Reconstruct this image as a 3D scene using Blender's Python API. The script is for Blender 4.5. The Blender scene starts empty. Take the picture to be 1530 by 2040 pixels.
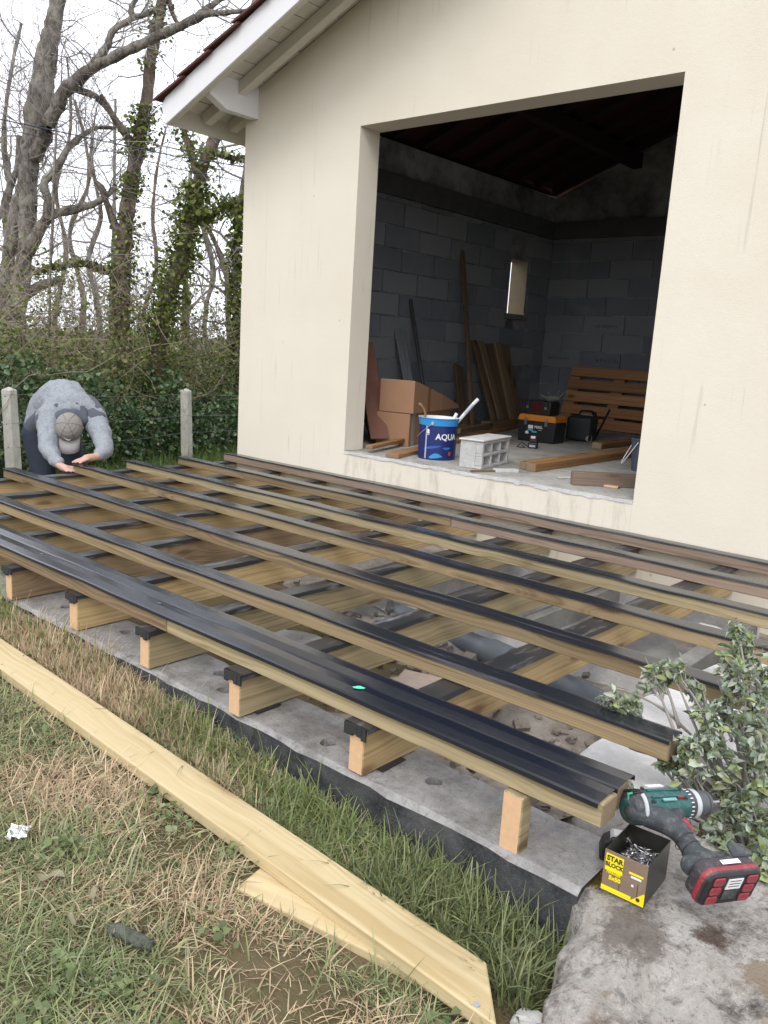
import bpy, bmesh, math, random
import numpy as np
from mathutils import Vector, Matrix
R = math.radians
random.seed(7)
rng = np.random.default_rng(7)
sc = bpy.context.scene
COL = sc.collection

# ------------------------------------------------------------------ camera
cam_d = bpy.data.cameras.new("camera")
cam = bpy.data.objects.new("camera", cam_d)
COL.objects.link(cam)
cam_d.sensor_fit = 'VERTICAL'
cam_d.sensor_height = 36.0
cam_d.lens = 36.0 * 1644.36 / 2040.0
cam_d.clip_start = 0.02
cam_d.clip_end = 1500
CR, CU, CF = Vector((0.75376, 0.65439, 0.06022)), Vector((-0.17312, 0.10933, 0.97881)), Vector((-0.63394, 0.74821, -0.1957))
mw = Matrix((CR, CU, -CF)).transposed().to_4x4()
mw.translation = Vector((5.3501, -4.3866, 0.9465))
cam.matrix_world = mw
sc.camera = cam

# ------------------------------------------------------------------ sky, sun, exposure
SUN_EL, SUN_AZ = R(48), R(150)          # azimuth clockwise from +Y
w = bpy.data.worlds.new("World")
sc.world = w
w.use_nodes = True
nt = w.node_tree
nt.nodes.clear()
sky = nt.nodes.new('ShaderNodeTexSky')
sky.sky_type = 'NISHITA'
sky.sun_disc = False
sky.sun_elevation = SUN_EL
sky.sun_rotation = SUN_AZ
sky.air_density = 1.0
sky.dust_density = 4.0
mix = nt.nodes.new('ShaderNodeMix')
mix.data_type = 'RGBA'
mix.inputs[0].default_value = 0.86          # a closed, even layer of cloud over the blue
mix.inputs[7].default_value = (11.2, 11.5, 12.3, 1)
nt.links.new(sky.outputs[0], mix.inputs[6])
bg = nt.nodes.new('ShaderNodeBackground')
bg.inputs[1].default_value = 0.1
wo = nt.nodes.new('ShaderNodeOutputWorld')
nt.links.new(mix.outputs[2], bg.inputs[0])
nt.links.new(bg.outputs[0], wo.inputs[0])
sd = bpy.data.lights.new("sun", 'SUN')
sd.energy = 0.8
sd.angle = R(25)
sd.color = (1.0, 0.96, 0.9)
so = bpy.data.objects.new("sun", sd)
COL.objects.link(so)
sdir = Vector((math.sin(SUN_AZ) * math.cos(SUN_EL), math.cos(SUN_AZ) * math.cos(SUN_EL), math.sin(SUN_EL)))
so.rotation_euler = sdir.to_track_quat('Z', 'Y').to_euler()
so.location = (0, -6, 12)
sc.view_settings.view_transform = 'Standard'
sc.view_settings.look = 'None'
sc.view_settings.exposure = 0.74
sc.view_settings.gamma = 1.0
sc.view_settings.use_curve_mapping = False
sc.cycles.max_bounces = 6
sc.cycles.diffuse_bounces = 3
sc.cycles.glossy_bounces = 3


# ================================================================== helpers: materials
class NT:
    def __init__(s, name):
        s.m = bpy.data.materials.new(name)
        s.m.use_nodes = True
        s.t = s.m.node_tree
        s.b = s.t.nodes['Principled BSDF']
        s.tc = None

    def n(s, typ, **kw):
        nd = s.t.nodes.new('ShaderNode' + typ)
        for k, v in kw.items():
            setattr(nd, k, v)
        return nd

    def l(s, a, b):
        s.t.links.new(a, b)

    def coord(s, which='Object'):
        if s.tc is None:
            s.tc = s.n('TexCoord')
        if which == 'World':
            return s.n('NewGeometry').outputs['Position']
        return s.tc.outputs[which]

    def mapped(s, src, scale=(1, 1, 1), rnd=0.0):
        m = s.n('VectorMath', operation='MULTIPLY')
        s.l(src, m.inputs[0])
        m.inputs[1].default_value = scale
        out = m.outputs[0]
        if rnd:
            oi = s.n('ObjectInfo')
            k = s.n('Math', operation='MULTIPLY')
            s.l(oi.outputs['Random'], k.inputs[0])
            k.inputs[1].default_value = rnd
            a = s.n('VectorMath', operation='ADD')
            s.l(out, a.inputs[0])
            s.l(k.outputs[0], a.inputs[1])
            out = a.outputs[0]
        return out

    def noise(s, vec, scale=5, detail=4, rough=.55, dist=0.0):
        nd = s.n('TexNoise')
        if vec is not None:
            s.l(vec, nd.inputs['Vector'])
        nd.inputs['Scale'].default_value = scale
        nd.inputs['Detail'].default_value = detail
        nd.inputs['Roughness'].default_value = rough
        nd.inputs['Distortion'].default_value = dist
        return nd.outputs['Fac']

    def ramp(s, fac, stops):
        r = s.n('ValToRGB')
        s.l(fac, r.inputs[0])
        e = r.color_ramp.elements
        while len(e) < len(stops):
            e.new(.5)
        for i, (p, c) in enumerate(stops):
            e[i].position = p
            e[i].color = (*c, 1) if len(c) == 3 else c
        return r.outputs[0]

    def math(s, op, a, b=None, clamp=False):
        m = s.n('Math', operation=op, use_clamp=clamp)
        for i, x in enumerate((a, b)):
            if x is None:
                continue
            if isinstance(x, (int, float)):
                m.inputs[i].default_value = x
            else:
                s.l(x, m.inputs[i])
        return m.outputs[0]

    def mix(s, fac, a, b, typ='MIX'):
        m = s.n('Mix', data_type='RGBA', blend_type=typ)
        for i, x in ((0, fac), (6, a), (7, b)):
            if isinstance(x, (int, float)):
                m.inputs[i].default_value = x
            elif isinstance(x, tuple):
                m.inputs[i].default_value = (*x, 1) if len(x) == 3 else x
            else:
                s.l(x, m.inputs[i])
        return m.outputs[2]

    def bump(s, h, strength=.3, dist=.01):
        b = s.n('Bump')
        b.inputs['Strength'].default_value = strength
        b.inputs['Distance'].default_value = dist
        s.l(h, b.inputs['Height'])
        s.l(b.outputs[0], s.b.inputs['Normal'])

    def col(s, c):
        if isinstance(c, tuple):
            s.b.inputs['Base Color'].default_value = (*c, 1)
        else:
            s.l(c, s.b.inputs['Base Color'])

    def rough(s, r):
        if isinstance(r, (int, float)):
            s.b.inputs['Roughness'].default_value = r
        else:
            s.l(r, s.b.inputs['Roughness'])


def plain(name, c, rough=.6, metal=0.0, var=.12, scale=30, bump=.1, spec=.5, dust=0.0):
    t = NT(name)
    f = t.noise(t.mapped(t.coord(), (1, 1, 1), 30), scale, 4)
    cc = t.mix(f, tuple(x * (1 - var) for x in c), tuple(min(1, x * (1 + var)) for x in c))
    if dust:
        d1 = t.noise(t.coord(), 55, 5, .75)
        cc = t.mix(t.math('MULTIPLY', t.math('SUBTRACT', d1, .5, True), 6 * dust, True), cc, (.33, .31, .28))
    t.col(cc)
    t.rough(rough)
    t.b.inputs['Metallic'].default_value = metal
    t.b.inputs['Specular IOR Level'].default_value = spec
    if bump:
        t.bump(f, bump, .003)
    return t.m


def wood(name, lite, dark, knot, rough=.7, knots=True, stain=None, grain=1.0, tint=.22, kn=(2.1, 7.5, 7.5)):
    """long grain along the local X axis of each board, knots and lengthwise streaks"""
    t = NT(name)
    P = t.mapped(t.coord(), (1, 1, 1), 40)
    warp = t.noise(t.mapped(P, (2.0, 7, 7)), 1.0, 2)
    wv = t.n('VectorMath', operation='ADD')
    sc_ = t.n('VectorMath', operation='SCALE')
    t.l(warp, sc_.inputs[0])
    sc_.inputs['Scale'].default_value = .055
    t.l(P, wv.inputs[0])
    t.l(sc_.outputs[0], wv.inputs[1])
    W = wv.outputs[0]
    g1 = t.noise(t.mapped(W, (1.5 * grain, 55, 55)), 1.0, 3, .5)
    g2 = t.noise(t.mapped(W, (5 * grain, 240, 240)), 1.0, 2, .6)
    broad = t.noise(t.mapped(P, (1.1, 5, 5)), 1.0, 3)
    sp = t.n('SeparateXYZ')
    t.l(t.coord(), sp.inputs[0])
    oi = t.n('ObjectInfo')
    wp = t.noise(t.mapped(P, (1.6, 2, 2)), 1.0, 2)
    yy = t.math('ADD', sp.outputs[1], t.math('MULTIPLY', t.math('SUBTRACT', wp, .62), .16))
    zz = t.math('ADD', sp.outputs[2], t.math('ADD', t.math('MULTIPLY', oi.outputs['Random'], .12), -.02))
    rad = t.math('POWER', t.math('ADD', t.math('MULTIPLY', yy, yy), t.math('MULTIPLY', zz, zz)), .5)
    cb = t.n('CombineXYZ')
    t.l(t.math('MULTIPLY', rad, 120 * grain), cb.inputs[0])
    t.l(t.math('MULTIPLY', sp.outputs[0], .7), cb.inputs[1])
    t.l(t.math('MULTIPLY', oi.outputs['Random'], 30), cb.inputs[2])
    ring = t.noise(cb.outputs[0], 1.0, 2, .5)
    f = t.math('ADD', t.math('MULTIPLY', ring, .62), t.math('ADD', t.math('MULTIPLY', g1, .23), t.math('MULTIPLY', g2, .15)))
    c = t.ramp(f, [(.36, dark), (.47, tuple(a * .4 + b * .6 for a, b in zip(dark, lite))), (.58, lite)])
    c = t.mix(t.math('MULTIPLY', t.math('SUBTRACT', broad, .42, True), 2.0, True), c, t.mix(.5, c, stain or dark))
    if knots:
        vo = t.n('TexVoronoi', feature='F1', distance='EUCLIDEAN')
        t.l(t.mapped(W, kn), vo.inputs['Vector'])
        vo.inputs['Scale'].default_value = 1.0
        d = vo.outputs['Distance']
        core = t.ramp(d, [(.0, (1, 1, 1)), (.10, (.9, .9, .9)), (.16, (.25, .25, .25)), (.30, (0, 0, 0))])
        c = t.mix(t.math('MULTIPLY', core, .85), c, knot)
    hsv = t.n('HueSaturation')
    t.l(c, hsv.inputs['Color'])
    t.l(t.math('ADD', t.math('MULTIPLY', oi.outputs['Random'], tint * 2), 1 - tint), hsv.inputs['Value'])
    t.col(hsv.outputs[0])
    t.rough(rough)
    t.b.inputs['Specular IOR Level'].default_value = .3
    t.bump(f, .18, .003)
    return t.m


def rgb(r, g, b):
    def f(x):
        x /= 255
        return x / 12.92 if x <= .04045 else ((x + .055) / 1.055) ** 2.4
    return (f(r), f(g), f(b))


# ================================================================== helpers: meshes and objects
class MB:
    def __init__(s):
        s.v, s.f, s.m = [], [], []

    def add(s, vs, fs, mi=0):
        o = len(s.v)
        s.v += [tuple(v) for v in vs]
        s.f += [tuple(i + o for i in f) for f in fs]
        s.m += [mi] * len(fs)
        return s

    def box(s, x0, x1, y0, y1, z0, z1, mi=0, M=None, end=None):
        vs = [Vector((x, y, z)) for z in (z0, z1) for y in (y0, y1) for x in (x0, x1)]
        if M is not None:
            vs = [M @ v for v in vs]
        fs = [(0, 2, 3, 1), (4, 5, 7, 6), (0, 1, 5, 4), (2, 6, 7, 3), (0, 4, 6, 2), (1, 3, 7, 5)]
        o = len(s.m)
        s.add(vs, fs, mi)
        if end is not None:
            s.m[o + 4] = end
            s.m[o + 5] = end
        return s

    def prism(s, poly, h0, h1, axis='Z', mi=0, M=None):
        """closed polygon (2D) swept from h0 to h1"""
        def P(a, b, h):
            v = Vector((a, b, h)) if axis == 'Z' else Vector((h, a, b)) if axis == 'X' else Vector((a, h, b))
            return M @ v if M is not None else v
        n = len(poly)
        vs = [P(a, b, h0) for a, b in poly] + [P(a, b, h1) for a, b in poly]
        fs = [tuple(range(n))[::-1], tuple(range(n, 2 * n))]
        fs += [(i, (i + 1) % n, n + (i + 1) % n, n + i) for i in range(n)]
        return s.add(vs, fs, mi)

    def tube(s, pts, rad, n=6, mi=0, cap=True):
        pts = [Vector(p) for p in pts]
        if isinstance(rad, (int, float)):
            rad = [rad] * len(pts)
        vs, fs = [], []
        up = Vector((.31, .17, .93))
        for i, p in enumerate(pts):
            d = (pts[min(i + 1, len(pts) - 1)] - pts[max(i - 1, 0)])
            d = d.normalized() if d.length > 1e-9 else Vector((0, 0, 1))
            if abs(d.dot(up)) > .96:
                up = Vector((.9, -.4, .1))
            a = d.cross(up).normalized()
            b = a.cross(d)
            for k in range(n):
                t = 2 * math.pi * k / n
                vs.append(p + (a * math.cos(t) + b * math.sin(t)) * rad[i])
        for i in range(len(pts) - 1):
            for k in range(n):
                fs.append((i * n + k, i * n + (k + 1) % n, (i + 1) * n + (k + 1) % n, (i + 1) * n + k))
        if cap:
            fs.append(tuple(range(n))[::-1])
            fs.append(tuple(range((len(pts) - 1) * n, len(pts) * n)))
        return s.add(vs, fs, mi)

    def lathe(s, prof, n=32, mi=0, M=None, mis=None):
        """profile of (r, z) turned about local Z; mis gives a material per band"""
        for j in range(len(prof) - 1):
            (r0, z0), (r1, z1) = prof[j], prof[j + 1]
            vs, fs = [], []
            for k in range(n):
                t = 2 * math.pi * k / n
                for r, z in ((r0, z0), (r1, z1)):
                    v = Vector((r * math.cos(t), r * math.sin(t), z))
                    vs.append(M @ v if M is not None else v)
            for k in range(n):
                a, b = 2 * k, 2 * ((k + 1) % n)
                if r0 < 1e-6:
                    fs.append((a, b + 1, a + 1))
                elif r1 < 1e-6:
                    fs.append((a, b, a + 1))
                else:
                    fs.append((a, b, b + 1, a + 1))
            s.add(vs, fs, mis[j] if mis else mi)
        return s

    def mesh(s, name, mats, smooth=False, merge=False):
        me = bpy.data.meshes.new(name)
        me.from_pydata([tuple(v) for v in s.v], [], s.f)
        for m in (mats if isinstance(mats, (list, tuple)) else [mats]):
            me.materials.append(m)
        me.polygons.foreach_set('material_index', s.m)
        if merge:
            bm = bmesh.new()
            bm.from_mesh(me)
            bmesh.ops.remove_doubles(bm, verts=bm.verts, dist=1e-5)
            bmesh.ops.recalc_face_normals(bm, faces=bm.faces)
            bm.to_mesh(me)
            bm.free()
        if smooth:
            me.polygons.foreach_set('use_smooth', [True] * len(me.polygons))
        me.update()
        return me

    def build(s, name, mats, parent=None, smooth=False, loc=None, M=None, bevel=0, segs=1, merge=False, auto=False):
        return link(name, s.mesh(name, mats, smooth or auto, merge), parent, loc, M, bevel, segs, auto)


def link(name, me, parent=None, loc=None, M=None, bevel=0, segs=1, auto=False):
    o = bpy.data.objects.new(name, me)
    COL.objects.link(o)
    if parent is not None:
        o.parent = parent
    if loc is not None:
        o.location = loc
    if M is not None:
        o.matrix_basis = M
    if bevel:
        b = o.modifiers.new('bevel', 'BEVEL')
        b.width = bevel
        b.segments = segs
        b.limit_method = 'ANGLE'
        b.angle_limit = R(35)
    if auto:
        me.set_sharp_from_angle(angle=R(35))
    return o


def tag(o, label=None, cat=None, group=None, kind=None):
    for k, v in (('label', label), ('category', cat), ('group', group), ('kind', kind)):
        if v:
            o[k] = v
    return o


def empty(name, loc, label, cat, group=None, M=None):
    o = bpy.data.objects.new(name, None)
    o.empty_display_size = .1
    COL.objects.link(o)
    o.location = loc
    if M is not None:
        o.matrix_basis = M
    return tag(o, label, cat, group)


def T(x, y, z, rz=0.0, ry=0.0, rx=0.0):
    return Matrix.Translation((x, y, z)) @ Matrix.Rotation(rz, 4, 'Z') @ Matrix.Rotation(ry, 4, 'Y') @ Matrix.Rotation(rx, 4, 'X')


def frame(o, x, y, z):
    m = Matrix((Vector(x).normalized(), Vector(y).normalized(), Vector(z).normalized())).transposed().to_4x4()
    m.translation = Vector(o)
    return m


def col_mesh(name, V, F, C, mat):
    """big mesh from numpy arrays: V (n,3), F (m,k), C (n,3) colour per vertex"""
    me = bpy.data.meshes.new(name)
    m, k = F.shape
    me.vertices.add(len(V))
    me.vertices.foreach_set('co', V.astype(np.float32).ravel())
    me.loops.add(m * k)
    me.loops.foreach_set('vertex_index', F.astype(np.int32).ravel())
    me.polygons.add(m)
    me.polygons.foreach_set('loop_start', np.arange(0, m * k, k, dtype=np.int32))
    me.polygons.foreach_set('loop_total', np.full(m, k, dtype=np.int32))
    a = me.color_attributes.new('tint', 'FLOAT_COLOR', 'POINT')
    a.data.foreach_set('color', np.concatenate([C, np.ones((len(V), 1))], 1).astype(np.float32).ravel())
    me.materials.append(mat)
    me.update(calc_edges=True)
    me.validate()
    return me


def tint_mat(name, rough=.55, trans=.25, spec=.3):
    t = NT(name)
    a = t.n('VertexColor', layer_name='tint')
    t.col(a.outputs[0])
    t.rough(rough)
    t.b.inputs['Specular IOR Level'].default_value = spec
    if trans:
        tr = t.n('BsdfTranslucent')
        t.l(a.outputs[0], tr.inputs[0])
        ms = t.n('MixShader')
        ms.inputs[0].default_value = trans
        t.l(t.b.outputs[0], ms.inputs[1])
        t.l(tr.outputs[0], ms.inputs[2])
        t.l(ms.outputs[0], t.t.nodes['Material Output'].inputs[0])
    return t.m


def blob(name, chains, voxel, mat, parent=None, smooth=6, M=None, disp=None, extra=None):
    """one continuous skin round tapered limbs: chains of (x, y, z, radius)"""
    bm = bmesh.new()
    for ch in chains:
        for i, (x, y, z, r) in enumerate(ch):
            bmesh.ops.create_icosphere(bm, subdivisions=2, radius=r, matrix=Matrix.Translation((x, y, z)))
            if i:
                p, q = Vector(ch[i - 1][:3]), Vector((x, y, z))
                d = q - p
                if d.length < 1e-5:
                    continue
                bmesh.ops.create_cone(bm, cap_ends=True, segments=14, radius1=ch[i - 1][3], radius2=r, depth=d.length,
                                      matrix=Matrix.Translation((p + q) / 2) @ d.to_track_quat('Z', 'Y').to_matrix().to_4x4())
    for e in (extra or []):
        bmesh.ops.create_icosphere(bm, subdivisions=3, radius=1, matrix=e)
    me = bpy.data.meshes.new(name)
    bm.to_mesh(me)
    bm.free()
    o = bpy.data.objects.new(name, me)
    COL.objects.link(o)
    rm = o.modifiers.new('r', 'REMESH')
    rm.mode = 'VOXEL'
    rm.voxel_size = voxel
    sm = o.modifiers.new('s', 'SMOOTH')
    sm.iterations = smooth
    sm.factor = .5
    if disp:
        tx = bpy.data.textures.new(name, 'CLOUDS')
        tx.noise_scale = disp[0]
        dm = o.modifiers.new('d', 'DISPLACE')
        dm.texture = tx
        dm.strength = disp[1]
        dm.texture_coords = 'LOCAL'
    dg = bpy.context.evaluated_depsgraph_get()
    me2 = bpy.data.meshes.new_from_object(o.evaluated_get(dg))
    me2.name = name
    bpy.data.objects.remove(o)
    me2.materials.clear()
    me2.materials.append(mat)
    me2.polygons.foreach_set('use_smooth', [True] * len(me2.polygons))
    return link(name, me2, parent, None, M)


def text_mesh(body, size, extrude=.0004, bold=0.0):
    c = bpy.data.curves.new('lettering', 'FONT')
    c.body = body
    c.size = size
    c.extrude = extrude
    c.offset = bold
    c.align_x = 'CENTER'
    c.align_y = 'CENTER'
    c.resolution_u = 3
    o = bpy.data.objects.new('lettering', c)
    COL.objects.link(o)
    dg = bpy.context.evaluated_depsgraph_get()
    dg.update()
    me = bpy.data.meshes.new_from_object(o.evaluated_get(dg))
    bpy.data.objects.remove(o)
    return me


def lettering(body, size, mat, parent, M, name='lettering', bold=0.0, bend=None, sx=1.0):
    me = text_mesh(body, size, bold=bold)
    if sx != 1.0:
        for v in me.vertices:
            v.co.x *= sx
    if bend:                                   # wrap round a vertical cylinder of this radius
        for v in me.vertices:
            t = v.co.x / bend
            r = bend + v.co.z
            v.co = Vector((r * math.sin(t), v.co.y, r * math.cos(t) - bend))
    me.materials.clear()
    me.materials.append(mat)
    return link(name, me, parent, None, M)


# ================================================================== materials
def mat_render():
    """cream rendered wall: fine roughcast, faint runs and spots of grime"""
    t = NT('cream_render')
    P = t.coord('World')
    big = t.noise(P, 1.3, 4)
    c = t.ramp(big, [(.3, (.70, .645, .535)), (.7, (.75, .70, .595))])
    # runs below the sill of the big opening and a few on the wall
    run = t.noise(t.mapped(P, (9, 1, 2.2)), 1.0, 6, .72, .3)
    sep = t.n('SeparateXYZ')
    t.l(P, sep.inputs[0])
    z, x = sep.outputs[2], sep.outputs[0]
    mz = t.math('MULTIPLY', t.math('SUBTRACT', .2, z, True), 9.0, True)
    mz = t.math('MULTIPLY', mz, t.math('MULTIPLY', t.math('ADD', z, .12, True), 6, True))
    mz = t.math('MULTIPLY', mz, t.math('GREATER_THAN', x, 1.2))
    mz = t.math('MULTIPLY', mz, t.math('LESS_THAN', x, 3.46))
    r2 = t.math('MULTIPLY', t.math('SUBTRACT', run, .50, True), 5.0, True)
    c = t.mix(t.math('MULTIPLY', t.math('MULTIPLY', r2, mz), .55), c, (.28, .25, .20))
    run2 = t.noise(t.mapped(P, (30, 30, .9)), 1.0, 3, .6)
    patch = t.noise(P, 1.7, 2)
    r3 = t.math('MULTIPLY', t.math('SUBTRACT', run2, .57, True), 6.0, True)
    r3 = t.math('MULTIPLY', r3, t.math('MULTIPLY', t.math('SUBTRACT', patch, .50, True), 8, True))
    c = t.mix(t.math('MULTIPLY', r3, .45), c, (.30, .28, .2))
    vo = t.n('TexVoronoi')
    t.l(P, vo.inputs['Vector'])
    vo.inputs['Scale'].default_value = 4.2
    sp = t.math('LESS_THAN', vo.outputs['Distance'], .035)
    c = t.mix(t.math('MULTIPLY', sp, .4), c, (.2, .17, .12))
    fine = t.noise(P, 150, 3, .7)
    c = t.mix(t.math('MULTIPLY', t.math('SUBTRACT', fine, .5, True), .5, True), c, (.5, .46, .36))
    t.col(c)
    t.rough(.92)
    t.b.inputs['Specular IOR Level'].default_value = .15
    h = t.math('ADD', t.math('MULTIPLY', fine, .6), t.math('MULTIPLY', t.noise(P, 26, 4, .65), .45))
    t.bump(h, .45, .006)
    return t.m


def mat_concrete(name, a, b, dark, scale=6, dirt=.5, bump=.5):
    t = NT(name)
    P = t.coord('World')
    n1 = t.noise(P, scale, 6, .65)
    n2 = t.noise(P, scale * 14, 4, .7)
    n3 = t.noise(P, scale * .45, 5, .6)
    c = t.ramp(n1, [(.35, a), (.65, b)])
    c = t.mix(t.math('MULTIPLY', t.math('SUBTRACT', n3, .5, True), 4 * dirt, True), c, dark)
    c = t.mix(t.math('MULTIPLY', t.math('SUBTRACT', n2, .55, True), 1.6, True), c, dark)
    n4 = t.noise(P, scale * 4.3, 6, .8)
    c = t.mix(t.math('MULTIPLY', t.math('SUBTRACT', n4, .53, True), 4.5 * min(1, dirt * 1.4), True), c, dark)
    c = t.mix(t.math('MULTIPLY', t.math('SUBTRACT', .44, n4, True), 3.5, True), c, tuple(min(1, x * 1.2) for x in b))
    t.col(c)
    t.rough(.9)
    t.b.inputs['Specular IOR Level'].default_value = .2
    t.bump(t.math('ADD', n2, t.math('MULTIPLY', n1, 2.0)), bump, .006)
    return t.m


def mat_block():
    t = NT('grey_block')
    P = t.mapped(t.coord('World'), (1, 1, 1), 0)
    n1 = t.noise(P, 3.5, 4)
    n2 = t.noise(P, 120, 4, .75)
    oi = t.n('ObjectInfo')
    c = t.ramp(oi.outputs['Random'], [(0, (.185, .205, .235)), (.5, (.235, .255, .285)), (1, (.30, .315, .33))])
    c = t.mix(t.math('MULTIPLY', t.math('SUBTRACT', n1, .5, True), 2.2, True), c, (.30, .31, .325))
    c = t.mix(t.math('MULTIPLY', t.math('SUBTRACT', n2, .56, True), 3, True), c, (.07, .075, .085))
    t.col(c)
    t.rough(.95)
    t.bump(n2, .5, .004)
    return t.m


def mat_tape(name, base, dust, rough, dustamt, scale=(6, 60, 60)):
    t = NT(name)
    P = t.mapped(t.coord(), (1, 1, 1), 30)
    n = t.noise(t.mapped(P, scale), 1.0, 5, .65)
    n2 = t.noise(P, 40, 3, .6)
    s = t.math('MULTIPLY', t.math('SUBTRACT', n, 1 - dustamt, True), 5, True)
    t.col(t.mix(t.math('MULTIPLY', s, .75), base, dust))
    t.rough(t.math('ADD', t.math('MULTIPLY', s, .35), rough, True))
    t.b.inputs['Specular IOR Level'].default_value = .85
    t.bump(t.math('ADD', n2, n), .09, .003)
    return t.m


def mat_bark(name, a, b, c3, scale=9):
    t = NT(name)
    P = t.coord('World')
    n = t.noise(t.mapped(P, (scale, scale, scale * .35)), 1.0, 6, .7)
    n2 = t.noise(P, 4.5, 4, .6)
    c = t.ramp(n, [(.36, a), (.62, b)])
    c = t.mix(t.math('MULTIPLY', t.math('SUBTRACT', n2, .5, True), 5, True), c, c3)
    n3 = t.noise(t.mapped(P, (1, 1, .6)), 22, 4, .7)
    c = t.mix(t.math('MULTIPLY', t.math('SUBTRACT', n3, .57, True), 6, True), c, tuple(x * .55 for x in a))
    t.col(c)
    t.rough(.95)
    t.b.inputs['Specular IOR Level'].default_value = .1
    t.bump(t.math('ADD', n, n3), 1.0, .04)
    return t.m


M = {}
M['render'] = mat_render()
M['mortar'] = mat_concrete('grey_mortar', (.12, .125, .135), (.46, .47, .48), (.10, .10, .105), 2.6, .4)
M['block'] = mat_block()
M['slab'] = mat_concrete('dirty_floor', (.34, .33, .30), (.50, .49, .46), (.12, .105, .085), 3.2, .75)
M['curb_top'] = mat_concrete('curb_concrete', (.26, .25, .245), (.42, .41, .40), (.12, .11, .10), 11, .7, .9)
M['rubble'] = mat_concrete('rubble_stone', (.22, .19, .16), (.32, .28, .24), (.10, .08, .065), 20, .6, .9)
M['tar'] = mat_concrete('bitumen_paint', (.020, .022, .026), (.075, .077, .082), (.24, .235, .225), 13, .30, 1.0)
M['white_slab'] = mat_concrete('pale_concrete', (.52, .51, .50), (.68, .67, .66), (.34, .33, .32), 7, .4)
M['grey_cement'] = mat_concrete('grey_cement', (.2, .2, .19), (.29, .285, .27), (.13, .125, .115), 5, .4)
M['white_paint'] = plain('white_paint', (.74, .74, .76), .55, var=.05, scale=9)
M['cream_paint'] = plain('cream_wood_paint', (.62, .59, .52), .7, var=.1, scale=10)
M['tile'] = plain('brown_red_tile', (.10, .035, .028), .8, var=.4, scale=14, bump=.3)
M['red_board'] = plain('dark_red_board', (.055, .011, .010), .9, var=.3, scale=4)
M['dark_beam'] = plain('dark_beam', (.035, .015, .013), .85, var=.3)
M['ring'] = plain('dark_concrete', (.105, .11, .118), .95, var=.3, scale=8)
M['zinc'] = plain('zinc', (.42, .45, .48), .4, .6)
M['pine'] = wood('treated_pine', (.345, .262, .15), (.17, .115, .058), (.085, .045, .02), stain=(.17, .125, .068))
M['pine_gold'] = wood('golden_pine', (.52, .385, .20), (.32, .215, .10), (.14, .07, .03), stain=(.36, .24, .11))
M['pine_brown'] = wood('weathered_pine', (.26, .185, .11), (.125, .08, .044), (.065, .034, .017), stain=(.13, .095, .062))
M['pine_pale'] = wood('fresh_pine', (.58, .475, .285), (.43, .325, .165), (.20, .115, .045), stain=(.47, .38, .21), tint=.04, kn=(1.25, 4.4, 4.4))
M['pine_green'] = wood('greenish_pine', (.38, .31, .185), (.21, .158, .083), (.11, .062, .028), stain=(.27, .24, .15))
M['pine_purple'] = wood('purplish_pine', (.265, .20, .15), (.155, .108, .08), (.08, .045, .035), stain=(.185, .14, .11))
M['end_grain'] = plain('end_grain', (.62, .40, .235), .8, var=.14, scale=60)
M['end_dark'] = plain('dark_end_grain', (.21, .155, .095), .8, var=.2, scale=60)
M['old_wood'] = wood('old_brown_board', (.22, .15, .09), (.11, .07, .04), (.05, .03, .015))
M['pallet_wood'] = wood('pallet_wood', (.56, .29, .135), (.34, .165, .075), (.10, .05, .02))
M['beam_wood'] = wood('brown_beam', (.36, .20, .085), (.20, .10, .042), (.09, .04, .015))
M['tape'] = mat_tape('rubber_strip', (.018, .020, .026), (.11, .11, .12), .20, .42, (1.2, 18, 18))
M['tape_wide'] = mat_tape('wide_rubber_strip', (.010, .013, .022), (.05, .056, .07), .20, .28, (2.5, 40, 40))
M['tape_dusty'] = mat_tape('dusty_rubber_strip', (.020, .022, .026), (.20, .205, .22), .34, .47, (5, 30, 30))
M['dirt'] = mat_concrete('rubble_dirt', (.25, .22, .19), (.40, .365, .33), (.12, .10, .085), 9, .5, 1.0)
M['pvc'] = plain('grey_pvc', (.115, .135, .155), .45, var=.06)
M['rock'] = None
M['fence_concrete'] = mat_concrete('post_concrete', (.44, .43, .39), (.56, .55, .5), (.30, .29, .24), 8, .3)
M['wire'] = plain('galvanised_wire', (.22, .23, .23), .5, .5, bump=0)
M['bark_grey'] = mat_bark('lichen_bark', (.095, .083, .070), (.29, .265, .235), (.37, .355, .295), 16)
M['bark_brown'] = mat_bark('brown_bark', (.08, .064, .052), (.24, .19, .155), (.28, .24, .19))
M['twig'] = plain('twig', (.25, .225, .215), .9, var=.3, bump=0)
M['leaf'] = tint_mat('leaf')
M['leaf_gloss'] = tint_mat('glossy_leaf', .38, .15, .5)
M['grass'] = tint_mat('grass_blade', .6, .3, .25)
M['black'] = plain('black_plastic', (.014, .015, .017), .42, var=.1, bump=.02)
M['black_matt'] = plain('black_rubber', (.02, .023, .026), .6, var=.15, bump=.05)
M['white'] = plain('white_print', (.75, .75, .76), .5, var=.02, bump=0)
M['yellow'] = plain('yellow_print', (.85, .72, .01), .45, var=.02, bump=0)
M['dark_print'] = plain('dark_print', (.05, .04, .03), .5, var=.02, bump=0)
M['steel'] = plain('steel', (.42, .42, .43), .32, .9, var=.1, bump=.02)
M['galv'] = plain('galvanised_profile', (.52, .55, .60), .4, .6, var=.15, bump=.03)

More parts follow.
